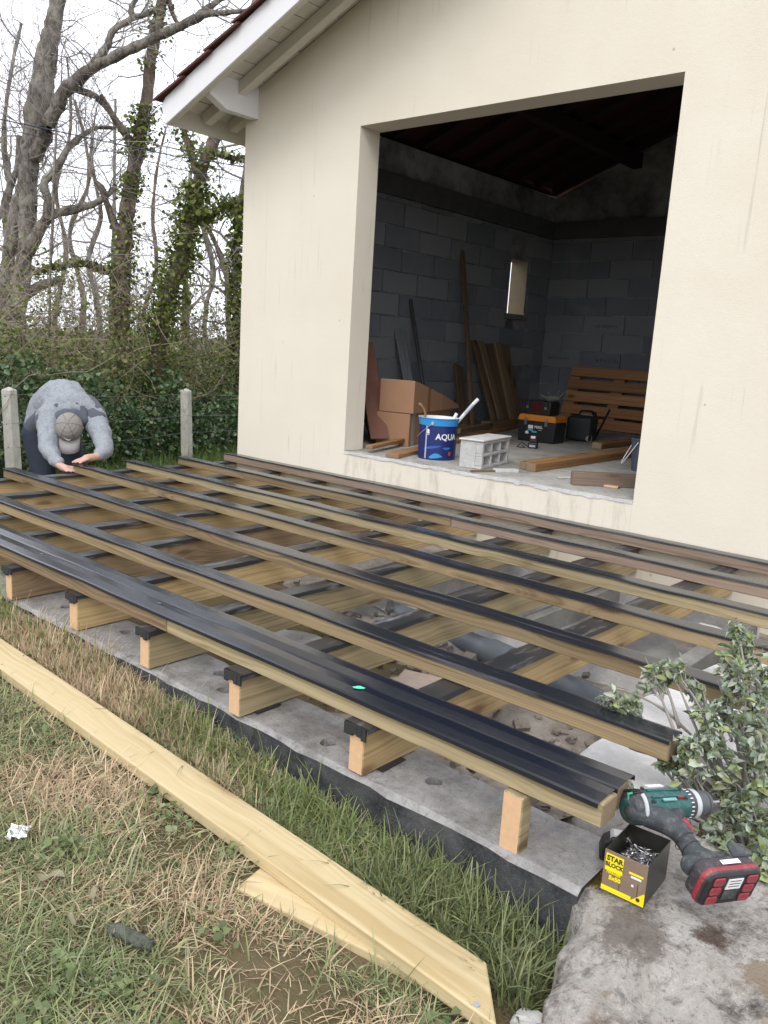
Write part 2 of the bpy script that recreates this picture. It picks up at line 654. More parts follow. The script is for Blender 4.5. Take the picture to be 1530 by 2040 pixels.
# ================================================================== ground
def lawn_z(x, y):
    z = -.335 - .032 * np.clip(x - 2.0, -2.0, 2.6)
    bank = np.interp(x, [0, 2.0, 3.3, 3.8, 4.5, 4.7], [.05, .075, .075, .04, .05, .03]) * np.exp(-(np.minimum(y + 2.83, 0) / .07) ** 2) * (y < -1.5)
    return z + bank - .36 * np.clip((.4 - x) / 1.2, 0, 1) + .010 * np.sin(x * 3.1 + y * 2.3) * np.cos(y * 3.7 - x)


def mat_ground():
    t = NT('lawn_soil')
    P = t.coord('World')
    n = t.noise(P, 2.2, 5)
    n2 = t.noise(P, 60, 5, .7)
    c = t.ramp(n, [(.35, (.11, .11, .05)), (.55, (.20, .16, .095)), (.7, (.26, .195, .13))])
    c = t.mix(t.math('MULTIPLY', n2, .55), c, (.06, .045, .025))
    t.col(c)
    t.rough(1.0)
    t.b.inputs['Specular IOR Level'].default_value = .05
    t.bump(n2, .8, .02)
    return t.m


def far_ground():
    xs = np.concatenate([-np.geomspace(400, 6.2, 26), np.arange(-6, 8.01, .25), np.geomspace(8.5, 400, 22)])
    ys = np.concatenate([-np.geomspace(400, 6.2, 22), np.arange(-6, -3.4, .2), np.arange(-3.4, -2.69, .03), np.arange(-2.6, 8.01, .25), np.geomspace(8.5, 400, 26)])
    X, Y = np.meshgrid(xs, ys, indexing='ij')
    Z = lawn_z(X, Y)
    Z = Z - .04 * ((X > -.2) & (Y > -2.7) & (Y < 9) & (X < 5.6))
    V = np.stack([X.ravel(), Y.ravel(), Z.ravel()], 1)
    a = np.arange((len(xs) - 1) * len(ys)).reshape(len(xs) - 1, len(ys))[:, :-1].ravel()
    n = len(ys)
    F = np.stack([a, a + n, a + n + 1, a + 1], 1)
    me = bpy.data.meshes.new('ground')
    me.from_pydata(V.tolist(), [], F.tolist())
    me.materials.append(mat_ground())
    me.polygons.foreach_set('use_smooth', [True] * len(me.polygons))
    tag(link('ground', me), kind='structure')


far_ground()

# ================================================================== house
SL = .393
W_H, RIDGE, D_H = 5.2, 2.6, 4.62
OX0, OX1, OZ0, OZ1 = 1.214, 3.457, .186, 2.41


def roof_z(x):
    return 2.74 + SL * (x if x < RIDGE else W_H - x)


house = empty('house', (0, 0, 0), 'cream rendered single storey house with a wide doorless opening and white eaves', 'house')
ZB = -.62
mb = MB()
# front wall as one skin with the opening cut out
out = [(0, ZB), (W_H, ZB), (W_H, roof_z(W_H)), (RIDGE, roof_z(RIDGE)), (0, roof_z(0))]
for y, flip, mi in ((0.0, False, 0), (.2, True, 1)):
    P = lambda a, b: (a, y, b)
    vs = [P(0, ZB), P(W_H, ZB), P(W_H, 2.74), P(RIDGE, roof_z(RIDGE)), P(0, 2.74),
          P(OX0, OZ0 - .012), P(OX1, OZ0 - .012), P(OX1, OZ1), P(OX0, OZ1), P(OX0, ZB), P(OX1, ZB), P(OX0, roof_z(OX0)), P(OX1, roof_z(OX1))]
    fs = [(0, 9, 5, 8, 11, 4), (9, 10, 6, 5), (10, 1, 2, 12, 7, 6), (8, 7, 12, 3, 11)]
    mb.add(vs, [f[::-1] for f in fs] if flip else fs, mi)
for (xa, za), (xb, zb) in (((OX0, OZ0 - .012), (OX0, OZ1)), ((OX0, OZ1), (OX1, OZ1)), ((OX1, OZ1), (OX1, OZ0 - .012))):
    mb.add([(xa, 0, za), (xa, .2, za), (xb, .2, zb), (xb, 0, zb)], [(0, 1, 2, 3)], 0)
front_wall = mb.build('front_wall', [M['render'], M['mortar']], house)

# left wall with the slit window
WY0, WY1, WZ0, WZ1 = 3.56, 3.905, 1.395, 1.975
mb = MB()
for x, mi in ((0.0, 0), (.2, 1)):
    P = lambda a, b: (x, a, b)
    y0 = 0.0 if mi == 0 else .2
    zt = 2.74
    vs = [P(y0, ZB), P(WY0, ZB), P(WY1, ZB), P(D_H, ZB), P(D_H, zt), P(WY1, zt), P(WY0, zt), P(y0, zt), P(WY0, WZ0), P(WY1, WZ0), P(WY1, WZ1), P(WY0, WZ1)]
    mb.add(vs, [(0, 1, 8, 11, 6, 7), (1, 2, 9, 8), (2, 3, 4, 5, 10, 9), (11, 10, 5, 6)], mi)
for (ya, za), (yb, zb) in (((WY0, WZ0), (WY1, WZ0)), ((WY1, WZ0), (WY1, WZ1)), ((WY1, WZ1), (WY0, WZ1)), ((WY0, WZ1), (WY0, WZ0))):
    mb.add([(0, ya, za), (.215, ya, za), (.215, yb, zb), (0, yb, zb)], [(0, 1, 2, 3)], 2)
left_wall = mb.build('side_wall', [M['render'], M['mortar'], plain('shaded_cream_render', (.33, .27, .18), .9, var=.15)], house)  # slit window reveal: cream render coloured darker, its shade put into the colour
mb = MB()
mb.box(.2, W_H - .2, 4.42, D_H - .003, ZB, 2.74)
mb.add([(.2, 4.42, 2.74), (W_H - .2, 4.42, 2.74), (RIDGE, 4.42, roof_z(RIDGE)), (.2, D_H, 2.74), (W_H - .2, D_H, 2.74), (RIDGE, D_H, roof_z(RIDGE))],
       [(0, 1, 2), (5, 4, 3), (0, 2, 5, 3), (1, 4, 5, 2)])
back_wall = mb.build('back_wall', M['mortar'], house)
mb = MB()
mb.box(W_H - .2, W_H, .2, D_H - .003, ZB, 2.74)
right_wall = mb.build('side_wall', M['render'], house)

# concrete blocks on the inner faces, one object each
bm_ = {}


def block_mesh(l, h):
    k = (round(l, 3), round(h, 3))
    if k not in bm_:
        b = MB().prism([(.004, .0), (k[0] - .004, 0), (k[0], .006), (k[0] - .002, k[1] - .003), (k[0] - .006, k[1]), (.003, k[1] - .001), (0, k[1] - .006)], 0, .014, axis='Y')
        bm_[k] = b.mesh('concrete_block', M['block'])
    return bm_[k]


def lay_blocks(parent, length, top, place, hole=None, start=0.0):
    row = 0
    z = .04
    while z < top - .02:
        h = min(.19, top - z - .006)
        u = start - (.25 if row % 2 else 0)
        while u < length:
            a, b = max(u, start), min(u + .49, length)
            if b - a > .03:
                segs = [(a, b)]
                if hole and z + h > hole[2] - .05 and z < hole[3] + .1:
                    segs = [(s, e) for s, e in ((a, min(b, hole[0] - .02)), (max(a, hole[1] + .02), b)) if e - s > .03]
                for s, e in segs:
                    o = link('concrete_block', block_mesh(e - s, h), parent)
                    o.matrix_basis = place(s, z, random.uniform(-.002, .003))
            u += .5
        z += .2
        row += 1


lay_blocks(left_wall, 4.40, 2.28, lambda u, z, d: T(.2 + d, u, z, R(90)) @ Matrix.Translation((0, -.014, 0)), (WY0, WY1, WZ0, WZ1), .21)
lay_blocks(back_wall, 3.4, 2.28, lambda u, z, d: T(u, 4.405 + d, z), None, .22)
b = MB().box(.2, .235, .2, 4.40, 2.285, 2.47)
b.build('ring_beam', M['ring'], left_wall)
b = MB().box(.235, W_H - .2, 4.38, 4.42, 2.285, 2.47)
b.build('ring_beam', M['ring'], back_wall)
b = MB().box(.205, .245, WY0 - .06, WY1 + .06, WZ0 - .06, WZ0 - .004)
b.build('window_sill', M['grey_cement'], left_wall, bevel=.006)
# faded maker's stamps, unreadable strokes on three blocks of the back wall
ink = plain('stamp_ink', (.045, .05, .058), .95, bump=0)
for sx_, sz_ in ((.86, 1.30), (.30, .92), (.92, .92)):
    st_ = MB()
    ru = random.Random(int(sx_ * 100))
    for q in range(11):
        u_ = sx_ + q * .026
        st_.box(u_, u_ + .005, -.0006, 0, sz_ + ru.uniform(0, .01), sz_ + ru.uniform(.03, .05))
        if ru.random() < .6:
            st_.box(u_ + .006, u_ + .019, -.0006, 0, sz_ + .02, sz_ + .026)
    st_.build('stamp', ink, back_wall, loc=(0, 4.4005, 0))
# floor slab that runs out over the doorway's sill, with a broken front edge
n = 46
edge = [(OX0 + .002 + (OX1 - OX0 - .004) * i / n, .004 + .010 * random.random() * (1 + .7 * math.sin(i * .9))) for i in range(n + 1)]
poly = edge + [(OX1 - .002, .2), (W_H - .2, .2), (W_H - .2, 4.42), (.2, 4.42), (.2, .2), (OX0 + .002, .2)]
fl = MB().prism(poly, .06, .186).build('floor', M['slab'], None)
tag(fl, kind='structure')
rim = MB()
for i in range(n):
    (xa, ya), (xb, yb) = edge[i], edge[i + 1]
    za, zb = .17 - .012 * random.random(), .184
    rim.box(xa, xb, -.003 - .006 * random.random(), ya + .004, za, zb - .004 * random.random())
rim.build('sill_edge', M['white_slab'], front_wall)

# roof
roof = empty('roof', (0, 0, 0), None, None)
del_l = roof
roof.parent = house
CS = math.cos(math.atan(SL))
ang = math.atan(SL)


def slope_M(x, y, dz=0.0):
    return T(x, y, 2.74 + SL * x + dz, 0, -ang)


soff = MB().box(0, .02, 0, .01, 0, .01)
bw = .128
bmesh_board = MB().box(0, bw / CS - .006, -.5, -.002, 0, .018).mesh('soffit_board', M['cream_paint'])
bmesh_side = MB().box(0, bw / CS - .006, -.002, 5.0, 0, .018).mesh('soffit_board', M['cream_paint'])
x = -.3
i = 0
while x < RIDGE - .05:
    o = link('soffit_board', bmesh_board, roof, None, slope_M(x, 0, random.uniform(0, .004)))
    if x < 0.0:
        o = link('soffit_board', bmesh_side, roof, None, slope_M(x, 0, .001))
    x += bw
# rafters
def rafter(y0, x0, x1, m):
    L = (x1 - x0) / CS
    MB().box(0, L, y0, y0 + .07, -.085, -.002).build('rafter', M[m], roof, M=slope_M(x0, 0), bevel=.003)
rafter(-.20, -.285, RIDGE, 'cream_paint')
for y in (.05, .45, .85, 1.25, 1.65, 2.05, 2.45, 2.85, 3.25, 3.65, 4.05, 4.45):
    rafter(y, -.285, -.003, 'cream_paint')
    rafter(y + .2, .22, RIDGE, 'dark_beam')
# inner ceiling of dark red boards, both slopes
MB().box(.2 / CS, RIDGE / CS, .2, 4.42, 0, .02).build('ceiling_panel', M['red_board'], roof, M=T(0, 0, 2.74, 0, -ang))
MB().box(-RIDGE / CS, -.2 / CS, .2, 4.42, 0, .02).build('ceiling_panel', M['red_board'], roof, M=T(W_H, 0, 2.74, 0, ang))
# purlin
MB().box(1.1, 1.2, .2, 4.42, 2.98, 3.13).build('purlin', M['dark_beam'], roof)
# rake fascia with a small drip strip, eave fascia, gutter
L = (RIDGE + .3) / CS
fm = slope_M(-.3, 0, -.145)
fa = MB().prism([(0, .0), (L, .0), (L, .178), (.07, .178), (0, .15)], -.52, -.5, axis='Y').build('rake_fascia', M['white_paint'], roof, M=fm, bevel=.003)
MB().box(0, L, -.50, -.465, .001, .05).build('rake_batten', M['cream_paint'], roof, M=fm)
MB().box(-.318, -.3, -.498, 5.0, 2.485, 2.63).build('eave_fascia', M['cream_paint'], roof)
g = MB()
pr = [(.06 * math.cos(R(a)), .06 * math.sin(R(a))) for a in range(180, 361, 15)]
pr2 = [(x * .94, z * .94) for x, z in pr[::-1]]
g.prism([(x - .385, z + 2.63) for x, z in pr + pr2], -.47, 5.0, axis='Y')
g.build('gutter', M['zinc'], roof)
# bracket: end of the wall plate, chamfered
MB().prism([(0, 2.578), (0, 2.80), (-.455, 2.80), (-.455, 2.65), (-.30, 2.578)], .07, .149, axis='X').build('wall_plate', M['white_paint'], roof, bevel=.004, segs=2)
# right slope cover
MB().box(-(RIDGE + .3) / CS, 0, -.5, 5.0, .02, .06).build('roof_cover', M['tile'], roof, M=T(RIDGE, 0, roof_z(RIDGE), 0, ang))
# tiles of the left slope
tm = MB()
tp = [(0, 0), (.03, .012), (.20, .012), (.245, 0), (.245, .014), (.21, .028), (.02, .028), (0, .014)]
tm.prism(tp, 0, .375, axis='X')
tme = tm.mesh('roof_tile', M['tile'])
for c in range(22):
    for r_ in range(9):
        x0 = -.40 + .305 * r_
        o = link('roof_tile', tme, roof, None, T(x0, -.565 + c * .245, 2.74 + SL * x0 + .058 + random.uniform(0, .004), 0, -ang + R(4.0) + random.uniform(-.004, .004)))

# ================================================================== deck frame
JW, JH = .07, .058
ORD = ['first', 'second', 'third', 'fourth', 'fifth', 'sixth', 'seventh', 'eighth', 'ninth', 'tenth', 'eleventh']


def warped_strip(L, w, t, lip, amp, seed, n=None, crown=0.0):
    """thin strip lying along X with turned-down edges, slightly wavy"""
    r = random.Random(seed)
    n = n or max(6, int(L / .12))
    b = MB()
    vs, fs = [], []
    ph = [r.uniform(0, 6.28) for _ in range(6)]
    for i in range(n + 1):
        x = L * i / n
        dz = amp * (math.sin(x * 7 + ph[0]) + .6 * math.sin(x * 19 + ph[1]))
        dy = amp * 1.6 * (math.sin(x * 5 + ph[2]) + .7 * math.sin(x * 13 + ph[3]))
        e1 = amp * 1.5 * math.sin(x * 11 + ph[4])
        h = w / 2
        prof = [(-h - .004, -lip + e1), (-h - .003, t * .6), (-h + .006, t), (0, t + crown), (h - .006, t), (h + .003, t * .6), (h + .004, -lip - e1)]
        vs += [(x, y + dy, max(z + dz, .0012 if abs(y) < h else -1)) for y, z in prof]
    k = 7
    for i in range(n):
        for j in range(k - 1):
            fs.append((i * k + j, (i + 1) * k + j, (i + 1) * k + j + 1, i * k + j + 1))
    b.add(vs, fs)
    return b


def joist_upper(x0, x1, yf, mat, label, tape='tape', tw=.078, name='deck_joist', dz=0.0, crown=0.0):
    """yf = front edge; laid along the wall on top of the cross joists"""
    L = x1 - x0
    o = MB().box(0, L, 0, JW, -JH, 0, 0, None, 1).build(name, [M[mat], M['end_dark']], bevel=.003)
    o.location = (x0, yf, dz)
    tag(o, label, 'deck joist', 'long deck joists running along the house wall')
    if tape:
        s = warped_strip(L, tw, .003, .007, .0009, int(yf * 1000), crown=crown).build('rubber_strip', M[tape], o, smooth=False, loc=(0, JW / 2, .001))
    return o


XE = -.07
rows = [
    (-.535, XE, 2.60, 'pine', 'long joist second from the house wall, pale yellow left length', 'tape'),
    (-.535, 2.603, 5.3, 'pine_purple', 'purplish brown right length of the joist second from the house wall', 'tape'),
    (-.995, XE, 5.3, 'pine_green', 'long joist third from the house wall, black strip on its top', 'tape'),
    (-1.42, XE, 5.2, 'pine', 'long joist fourth from the house wall, its end under the worker\'s hand', 'tape'),
    (-1.90, XE - .03, 5.0, 'pine', 'long joist fifth from the house wall, starting beside the concrete post', 'tape'),
    (-2.39, -.05, 4.665, 'pine', 'long joist just behind the wide black front strip', 'tape'),
]
for yf, x0, x1, m, lab, tp_ in rows:
    joist_upper(x0, x1, yf, m, lab, tp_)
j = joist_upper(XE, 5.3, -.085, 'pine_purple', 'brown ledger joist fixed against the foot of the cream wall', 'tape', .07, dz=.004)
# double front beam, in two lengths, under a wide rubber strip
joist_upper(-.1, 3.06, -2.80, 'pine_brown', 'weathered brown left length of the front beam', None)
joist_upper(3.063, 4.683, -2.80, 'pine_green', 'pale yellow green right length of the front beam ending near the drill', None)
joist_upper(-.1, 4.675, -2.725, 'pine', 'rear half of the doubled front beam under the wide black strip', None)
st = warped_strip(4.775, .088, .004, .008, .0007, 41, 60, crown=.002)
o = st.build('rubber_strip', M['tape_wide'], None, loc=(-.1, -2.764, .002))
tag(o, 'front half of the wide black rubber strip with a small green sticker', 'rubber strip')
gs = MB().prism([(.018 * math.cos(a) * (1 if math.sin(a) < .3 else .6), .009 * math.sin(a)) for a in [i * math.pi / 8 for i in range(16)]], 0, .0015)
gs.build('green_sticker', plain('mint_sticker', (.12, .62, .42), .5, bump=0), o, M=T(4.02, .004, .0085, R(35)))
for px in (.9, 1.9, 2.75):
    MB().box(-.006, .006, -.0015, .0015, 0, .002).build('staple', M['steel'], o, M=T(px + .3, .01, .0075, R(40)))
st = warped_strip(4.78, .084, .004, .01, .0009, 42, 60, crown=.003)
o2 = st.build('rubber_strip', M['tape_wide'], None, loc=(-.1, -2.682, .004))
tag(o2, 'rear half of the wide black rubber strip, turned down at its right end', 'rubber strip')

# cross joists: pine on edge, running from the curb to the wall, black strips on top
XJ = [-.024 + .5 * k for k in range(10)]
mats = ['pine_gold', 'pine_gold', 'pine_gold', 'pine_gold', 'pine_brown', 'pine_gold', 'pine_green', 'pine_green', 'pine_gold', 'pine_green']
for k, xj in enumerate(XJ):
    last = k == 9
    y0, y1 = -2.83 - .01 * math.sin(k * 2.1), -.018
    if last:
        y0, y1 = -2.812, -2.768
    L = y1 - y0
    zt = -JH - .004
    h = .142 if not last else .16
    o = MB().box(0, L, -.0275, .0275, zt - h, zt, 0, None, 1).build('cross_joist', [M[mats[k]], M['end_grain']], bevel=.003)
    o.matrix_basis = T(xj + (.0 if not last else -.01), y0, 0, R(90 + 1.2 * math.sin(k * 5.3)))
    desc = {9: 'short pine block under the right end of the front beam, beside the rock', 8: 'cross joist nearest the drill, pinkish cut end on the concrete curb'}
    tag(o, desc.get(k, '%s cross joist from the left end of the deck, set front to back' % ORD[k]), 'cross joist', 'cross joists resting on the concrete curb')
    if not last:
        s = warped_strip(L + .004, .074 + .006 * math.sin(k), .003, .016, .0016, 100 + k, int(L / .05)).build('rubber_strip', M['tape_dusty'], o, loc=(-.006, 0, zt + .001))
        flap = MB()
        fs = []
        for a in range(5):
            t = a / 4
            flap.box(-.010 - .002 * math.sin(t * 3), -.004, -.040 + .016 * a, -.024 + .016 * a + .0005, zt - .028 - .006 * math.sin(a * 1.7 + k), zt + .003 - .003 * abs(t - .5))
        flap.build('strip_flap', M['black_matt'], o)
        MB().box(-.0115, -.0105, -.005, .005, zt - .013, zt - .0115).build('staple', M['steel'], o, M=T(0, .008 * math.sin(k), 0))
    # small plastic packer under the joist where it meets the curb
    if not last:
        p = MB().box(-.04, .04, .02, .12, 0, .004).build('packer', M['black_matt'], None, M=T(xj - .01 + .02 * math.sin(k), y0 + .04, -.2045))
        tag(p, 'thin black packer under the %s cross joist from the left' % ORD[k], 'packer', 'black packers between joists and curb')

# ------------------------------------------------------------------ concrete curb in front, with drain holes
CZ = -.2075
holes = [(3.797, -2.745), (4.149, -2.69), (3.182, -2.66), (3.30, -2.735), (2.62, -2.68), (2.2, -2.7)]
cb = MB()
xs = [-.3]
while xs[-1] < 4.62:
    xs.append(xs[-1] + random.uniform(.05, .12))
xs[-1] = 4.66
vs, fs, mi = [], [], []
for i, x in enumerate(xs):
    jit = lambda s: random.uniform(-s, s)
    vs += [(x, -2.83 + jit(.006), -.95), (x, -2.828 + jit(.005), CZ - .012 + jit(.004)), (x, -2.812 + jit(.005), CZ + jit(.002)), (x, -2.595 + jit(.014), CZ + jit(.002)), (x, -2.59 + jit(.006), CZ - .03), (x, -2.58, -.95)]
for i in range(len(xs) - 1):
    for k in range(5):
        fs.append((i * 6 + k, (i + 1) * 6 + k, (i + 1) * 6 + k + 1, i * 6 + k + 1))
        mi.append([1, 0, 0, 0, 0][k])
fs.append(tuple(range(6))[::-1])
fs.append(tuple(range(6 * (len(xs) - 1), 6 * len(xs))))
mi += [1, 1]
cb.v, cb.f, cb.m = vs, fs, mi
curb = cb.build('concrete_curb', [M['curb_top'], M['tar']])
tag(curb, 'low concrete kerb wall with a tarred side and round holes in its top', 'kerb wall')
hm = plain('hole_dark', (.02, .018, .016), 1, bump=0)
cut = MB()
for k, (hx, hy) in enumerate(holes):
    rr_h = [.024 * (1 + .10 * math.sin(3 * a + k) + .06 * math.sin(5 * a + 2 * k)) for a in [i * math.pi / 9 for i in range(18)]]
    cut.prism([(hx + q * math.cos(i * math.pi / 9), hy + q * math.sin(i * math.pi / 9)) for i, q in enumerate(rr_h)], CZ - .12, CZ + .05)
co = cut.build('cutter', hm)
bo = curb.modifiers.new('holes', 'BOOLEAN')
bo.operation = 'DIFFERENCE'
bo.solver = 'EXACT'
bo.object = co
nm = bpy.data.meshes.new_from_object(curb.evaluated_get(bpy.context.evaluated_depsgraph_get()))
curb.modifiers.clear()
curb.data = nm
bpy.data.objects.remove(co)

# ------------------------------------------------------------------ below the deck
pit = MB()
nx, ny = 60, 34
vs, fs = [], []
rr = random.Random(3)
for i in range(nx + 1):
    for k in range(ny + 1):
        x, y = -.1 + 4.5 * i / nx, -2.6 + 2.6 * k / ny
        z = -.37 + .025 * math.sin(x * 5 + y * 3) * math.cos(y * 6 - x * 2) + rr.uniform(-.012, .012) + .06 * max(0, math.sin(x * 2.3 + 1) * math.sin(y * 2.9))
        vs.append((x, y, z))
for i in range(nx):
    for k in range(ny):
        a = i * (ny + 1) + k
        fs.append((a, a + ny + 1, a + ny + 2, a + 1))
pit.add(vs, fs)
tag(pit.build('earth_bed', M['dirt'], smooth=True), kind='structure')
# rubble: broken lumps as one countless heap, three larger lumps as things
rb = MB()
for i in range(900):
    x, y = rr.uniform(1.4, 4.4), rr.uniform(-2.55, -1.35)
    s = rr.uniform(.005, .016) * (1 if rr.random() < .9 else 1.8)
    m_ = T(x, y, -.365 + rr.uniform(0, .03) + .06 * max(0, math.sin(x * 2.3 + 1) * math.sin(y * 2.9)), rr.uniform(0, 6), rr.uniform(-.6, .6), rr.uniform(-.6, .6))
    rb.box(-s, s, -s * rr.uniform(.5, 1), s * .8, -s * .5, s * rr.uniform(.3, .8), 0, m_)
tag(rb.build('rubble', M['rubble']), kind='stuff')


def lump(name, loc, size, mat, label, cat, seed, rz=0.0, group=None, amp=.12, sub=3):
    bm = bmesh.new()
    bmesh.ops.create_cube(bm, size=2)
    bmesh.ops.subdivide_edges(bm, edges=bm.edges[:], cuts=sub, use_grid_fill=True)
    r = random.Random(seed)
    for v in bm.verts:
        d = v.co.normalized()
        v.co = v.co.lerp(d * 1.25, .28)
        v.co += Vector((r.uniform(-amp, amp), r.uniform(-amp, amp), r.uniform(-amp, amp)))
        v.co = Vector((v.co.x * size[0], v.co.y * size[1], v.co.z * size[2]))
    me = bpy.data.meshes.new(name)
    bm.to_mesh(me)
    bm.free()
    me.materials.append(mat)
    o = link(name, me, None, None, T(*loc, rz))
    return tag(o, label, cat, group)


lump('concrete_lump', (2.83, -1.52, -.31), (.13, .10, .06), M['grey_cement'], 'broken grey concrete lump lying between two cross joists', 'rubble', 5, .5)
lump('concrete_lump', (2.95, -2.1, -.335), (.2, .16, .03), M['grey_cement'], 'flat slab of rough concrete under the deck left of the pipe', 'rubble', 9, .2)
lump('sand_bag', (3.72, -2.12, -.33), (.2, .17, .07), plain('pale_sacking', (.36, .29, .25), .95, var=.2), 'pale crumpled sack of rubble under the front joists', 'sack', 12, .3, amp=.09)
p = MB()
p.tube([(2.6, -1.36, -.325), (3.1, -1.42, -.32), (3.6, -1.50, -.315), (4.25, -1.66, -.31)], .055, 20)
p.tube([(3.55, -1.492, -.3155), (3.67, -1.518, -.3145)], .063, 20)
tag(p.build('drain_pipe', M['pvc'], auto=True), 'grey plastic drain pipe lying on the earth under the deck', 'pipe')
# pale concrete slabs at the right and the shallow basin with a white rim
def slab(name, poly, z0, z1, mat, label, cat):
    o = MB().prism(poly, z0, z1).build(name, M[mat], bevel=.006)
    return tag(o, label, cat)


r2 = random.Random(8)
def ragged(pts, n=9, a=.006):
    o = []
    for i, p in enumerate(pts):
        q = pts[(i + 1) % len(pts)]
        for k in range(n):
            t = k / n
            o.append((p[0] + (q[0] - p[0]) * t + r2.uniform(-a, a), p[1] + (q[1] - p[1]) * t + r2.uniform(-a, a)))
    return o


slab('concrete_slab', ragged([(4.36, -2.32), (4.62, -2.36), (4.66, -2.04), (4.36, -1.98)]), -.42, -.195, 'white_slab', 'pale broken concrete slab beside the end of the front beam', 'slab')
slab('concrete_slab', ragged([(4.28, -1.93), (4.72, -1.97), (5.6, -1.9), (5.6, -.6), (4.46, -.62), (4.36, -1.2)]), -.42, -.205, 'white_slab', 'large pale concrete slab behind the bush at the right', 'slab')
bas = empty('shallow_basin', (3.55, -.77, -.38), 'shallow grey cement basin with a white rim under the joists near the wall', 'basin')
def bpart(name, mat, *bx):
    o = MB().box(*bx).build(name, M[mat], bevel=.004)
    o.parent = bas
    o.matrix_parent_inverse = Matrix.Translation((-3.55, .77, .38))
    return o
bpart('basin_floor', 'grey_cement', 2.86, 4.27, -1.24, -.26, -.40, -.335)
bpart('rim', 'white_slab', 2.80, 4.27, -1.305, -1.24, -.42, -.215)
bpart('rim', 'white_slab', 2.80, 4.27, -.26, -.2, -.42, -.215)
bpart('rim', 'white_slab', 2.80, 2.86, -1.24, -.26, -.42, -.215)
bpart('divider', 'grey_cement', 3.5, 3.56, -1.24, -.26, -.40, -.23)
bpart('rim', 'grey_cement', 4.20, 4.275, -1.24, -.26, -.42, -.24)
lump('concrete_lump', (4.20, -.62, -.27), (.11, .06, .035), M['white_slab'], 'pale broken concrete piece on the basin edge near the wall', 'rubble', 21, -.3)

# ------------------------------------------------------------------ rock at the lower right corner
def mat_rock():
    t = NT('lichen_rock')
    P = t.coord('World')
    n1 = t.noise(P, 3.2, 6, .65)
    n2 = t.noise(P, 13, 8, .75, .25)
    n3 = t.noise(P, 90, 4, .75)
    c = t.ramp(n1, [(.32, (.27, .235, .205)), (.48, (.39, .36, .325)), (.66, (.52, .495, .46))])
    c = t.mix(t.math('MULTIPLY', t.math('SUBTRACT', n2, .50, True), 5.5, True), c, (.085, .07, .06))
    n4 = t.noise(P, 30, 6, .8, .15)
    c = t.mix(t.math('MULTIPLY', t.math('SUBTRACT', n4, .52, True), 5, True), c, (.50, .48, .44))
    q = t.noise(P, 7.0, 5, .6)
    c = t.mix(t.math('MULTIPLY', t.math('SUBTRACT', q, .615, True), 9, True), c, (.22, .14, .06))
    q2 = t.noise(t.mapped(P, (1.3, 1.1, .7)), 6.0, 3, .5)
    c = t.mix(t.math('MULTIPLY', t.math('SUBTRACT', q2, .62, True), 10, True), c, (.62, .59, .55))
    c = t.mix(t.math('MULTIPLY', t.math('SUBTRACT', n3, .55, True), 5, True), c, (.10, .09, .075))
    c = t.mix(t.math('MULTIPLY', t.math('SUBTRACT', .42, n3, True), 5, True), c, (.60, .58, .55))
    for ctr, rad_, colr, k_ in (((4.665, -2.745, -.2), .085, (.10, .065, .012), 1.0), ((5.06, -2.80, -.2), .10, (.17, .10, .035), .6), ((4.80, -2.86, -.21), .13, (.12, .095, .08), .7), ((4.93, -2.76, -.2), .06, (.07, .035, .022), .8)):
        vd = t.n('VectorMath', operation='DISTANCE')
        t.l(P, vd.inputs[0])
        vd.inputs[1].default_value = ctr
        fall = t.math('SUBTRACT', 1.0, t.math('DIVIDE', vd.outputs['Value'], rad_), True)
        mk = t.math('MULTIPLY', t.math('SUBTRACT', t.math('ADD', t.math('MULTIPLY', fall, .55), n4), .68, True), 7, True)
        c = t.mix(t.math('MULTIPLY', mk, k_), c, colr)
    t.col(c)
    t.rough(.95)
    t.b.inputs['Specular IOR Level'].default_value = .15
    t.bump(t.math('ADD', t.math('MULTIPLY', n2, 1.6), n3), .9, .012)
    return t.m


M['rock'] = mat_rock()


from mathutils import noise as mn


def rock_top(x, y):
    z = -.205 - .11 * max(0, -(y + 2.82)) - .45 * max(0, -(y + 3.1)) ** 1.3
    return z


def build_rock():
    # plan outline of the top, upper left clockwise
    xs = np.concatenate([np.linspace(4.5, 5.1, 96), np.linspace(5.12, 5.75, 24)])
    ys = np.linspace(-3.85, -2.36, 150)
    vs, fs = [], []
    for x in xs:
        for y in ys:
            # left boundary of the rock runs from (4.56,-2.6) towards the camera
            xl = float(np.interp(-y, [2.3, 2.6, 2.75, 2.88, 3.15, 3.6], [4.56, 4.56, 4.60, 4.665, 4.775, 4.86])) + .012 * math.sin(y * 17) + .009 * math.sin(y * 41)
            e = max(0, xl - x)
            z = rock_top(x, y)
            v = Vector((x * 4, y * 4, 1.7))
            z += .030 * mn.fractal(v, 1.0, 2.0, 5) * (.30 if y > -2.86 else 1.1) + (.004 if y > -2.86 else .012) * mn.noise(v * 6) + .003 * mn.noise(v * 17)
            if y < -2.95:
                z += .045 * mn.noise(Vector((x * 2.6, y * 2.6, 9.1)))
            di = max(0.0, x - xl)
            z -= .045 * max(0.0, 1 - di / .085) ** 2.2
            z -= min(.5, e * 14) * (1 + .15 * math.sin(y * 30))
            if y > -2.42:
                z -= (y + 2.42) * 4
            xx = x + (min(e, .036) * .7 if e > 0 else 0)
            vs.append((xx, y, z))
    n = len(ys)
    for i in range(len(xs) - 1):
        for k in range(n - 1):
            a = i * n + k
            fs.append((a, a + n, a + n + 1, a + 1))
    o = MB().add(vs, fs).build('rock', M['rock'], smooth=True)
    tag(o, 'big weathered rock with lichen carrying the drill and the screw box', 'rock')


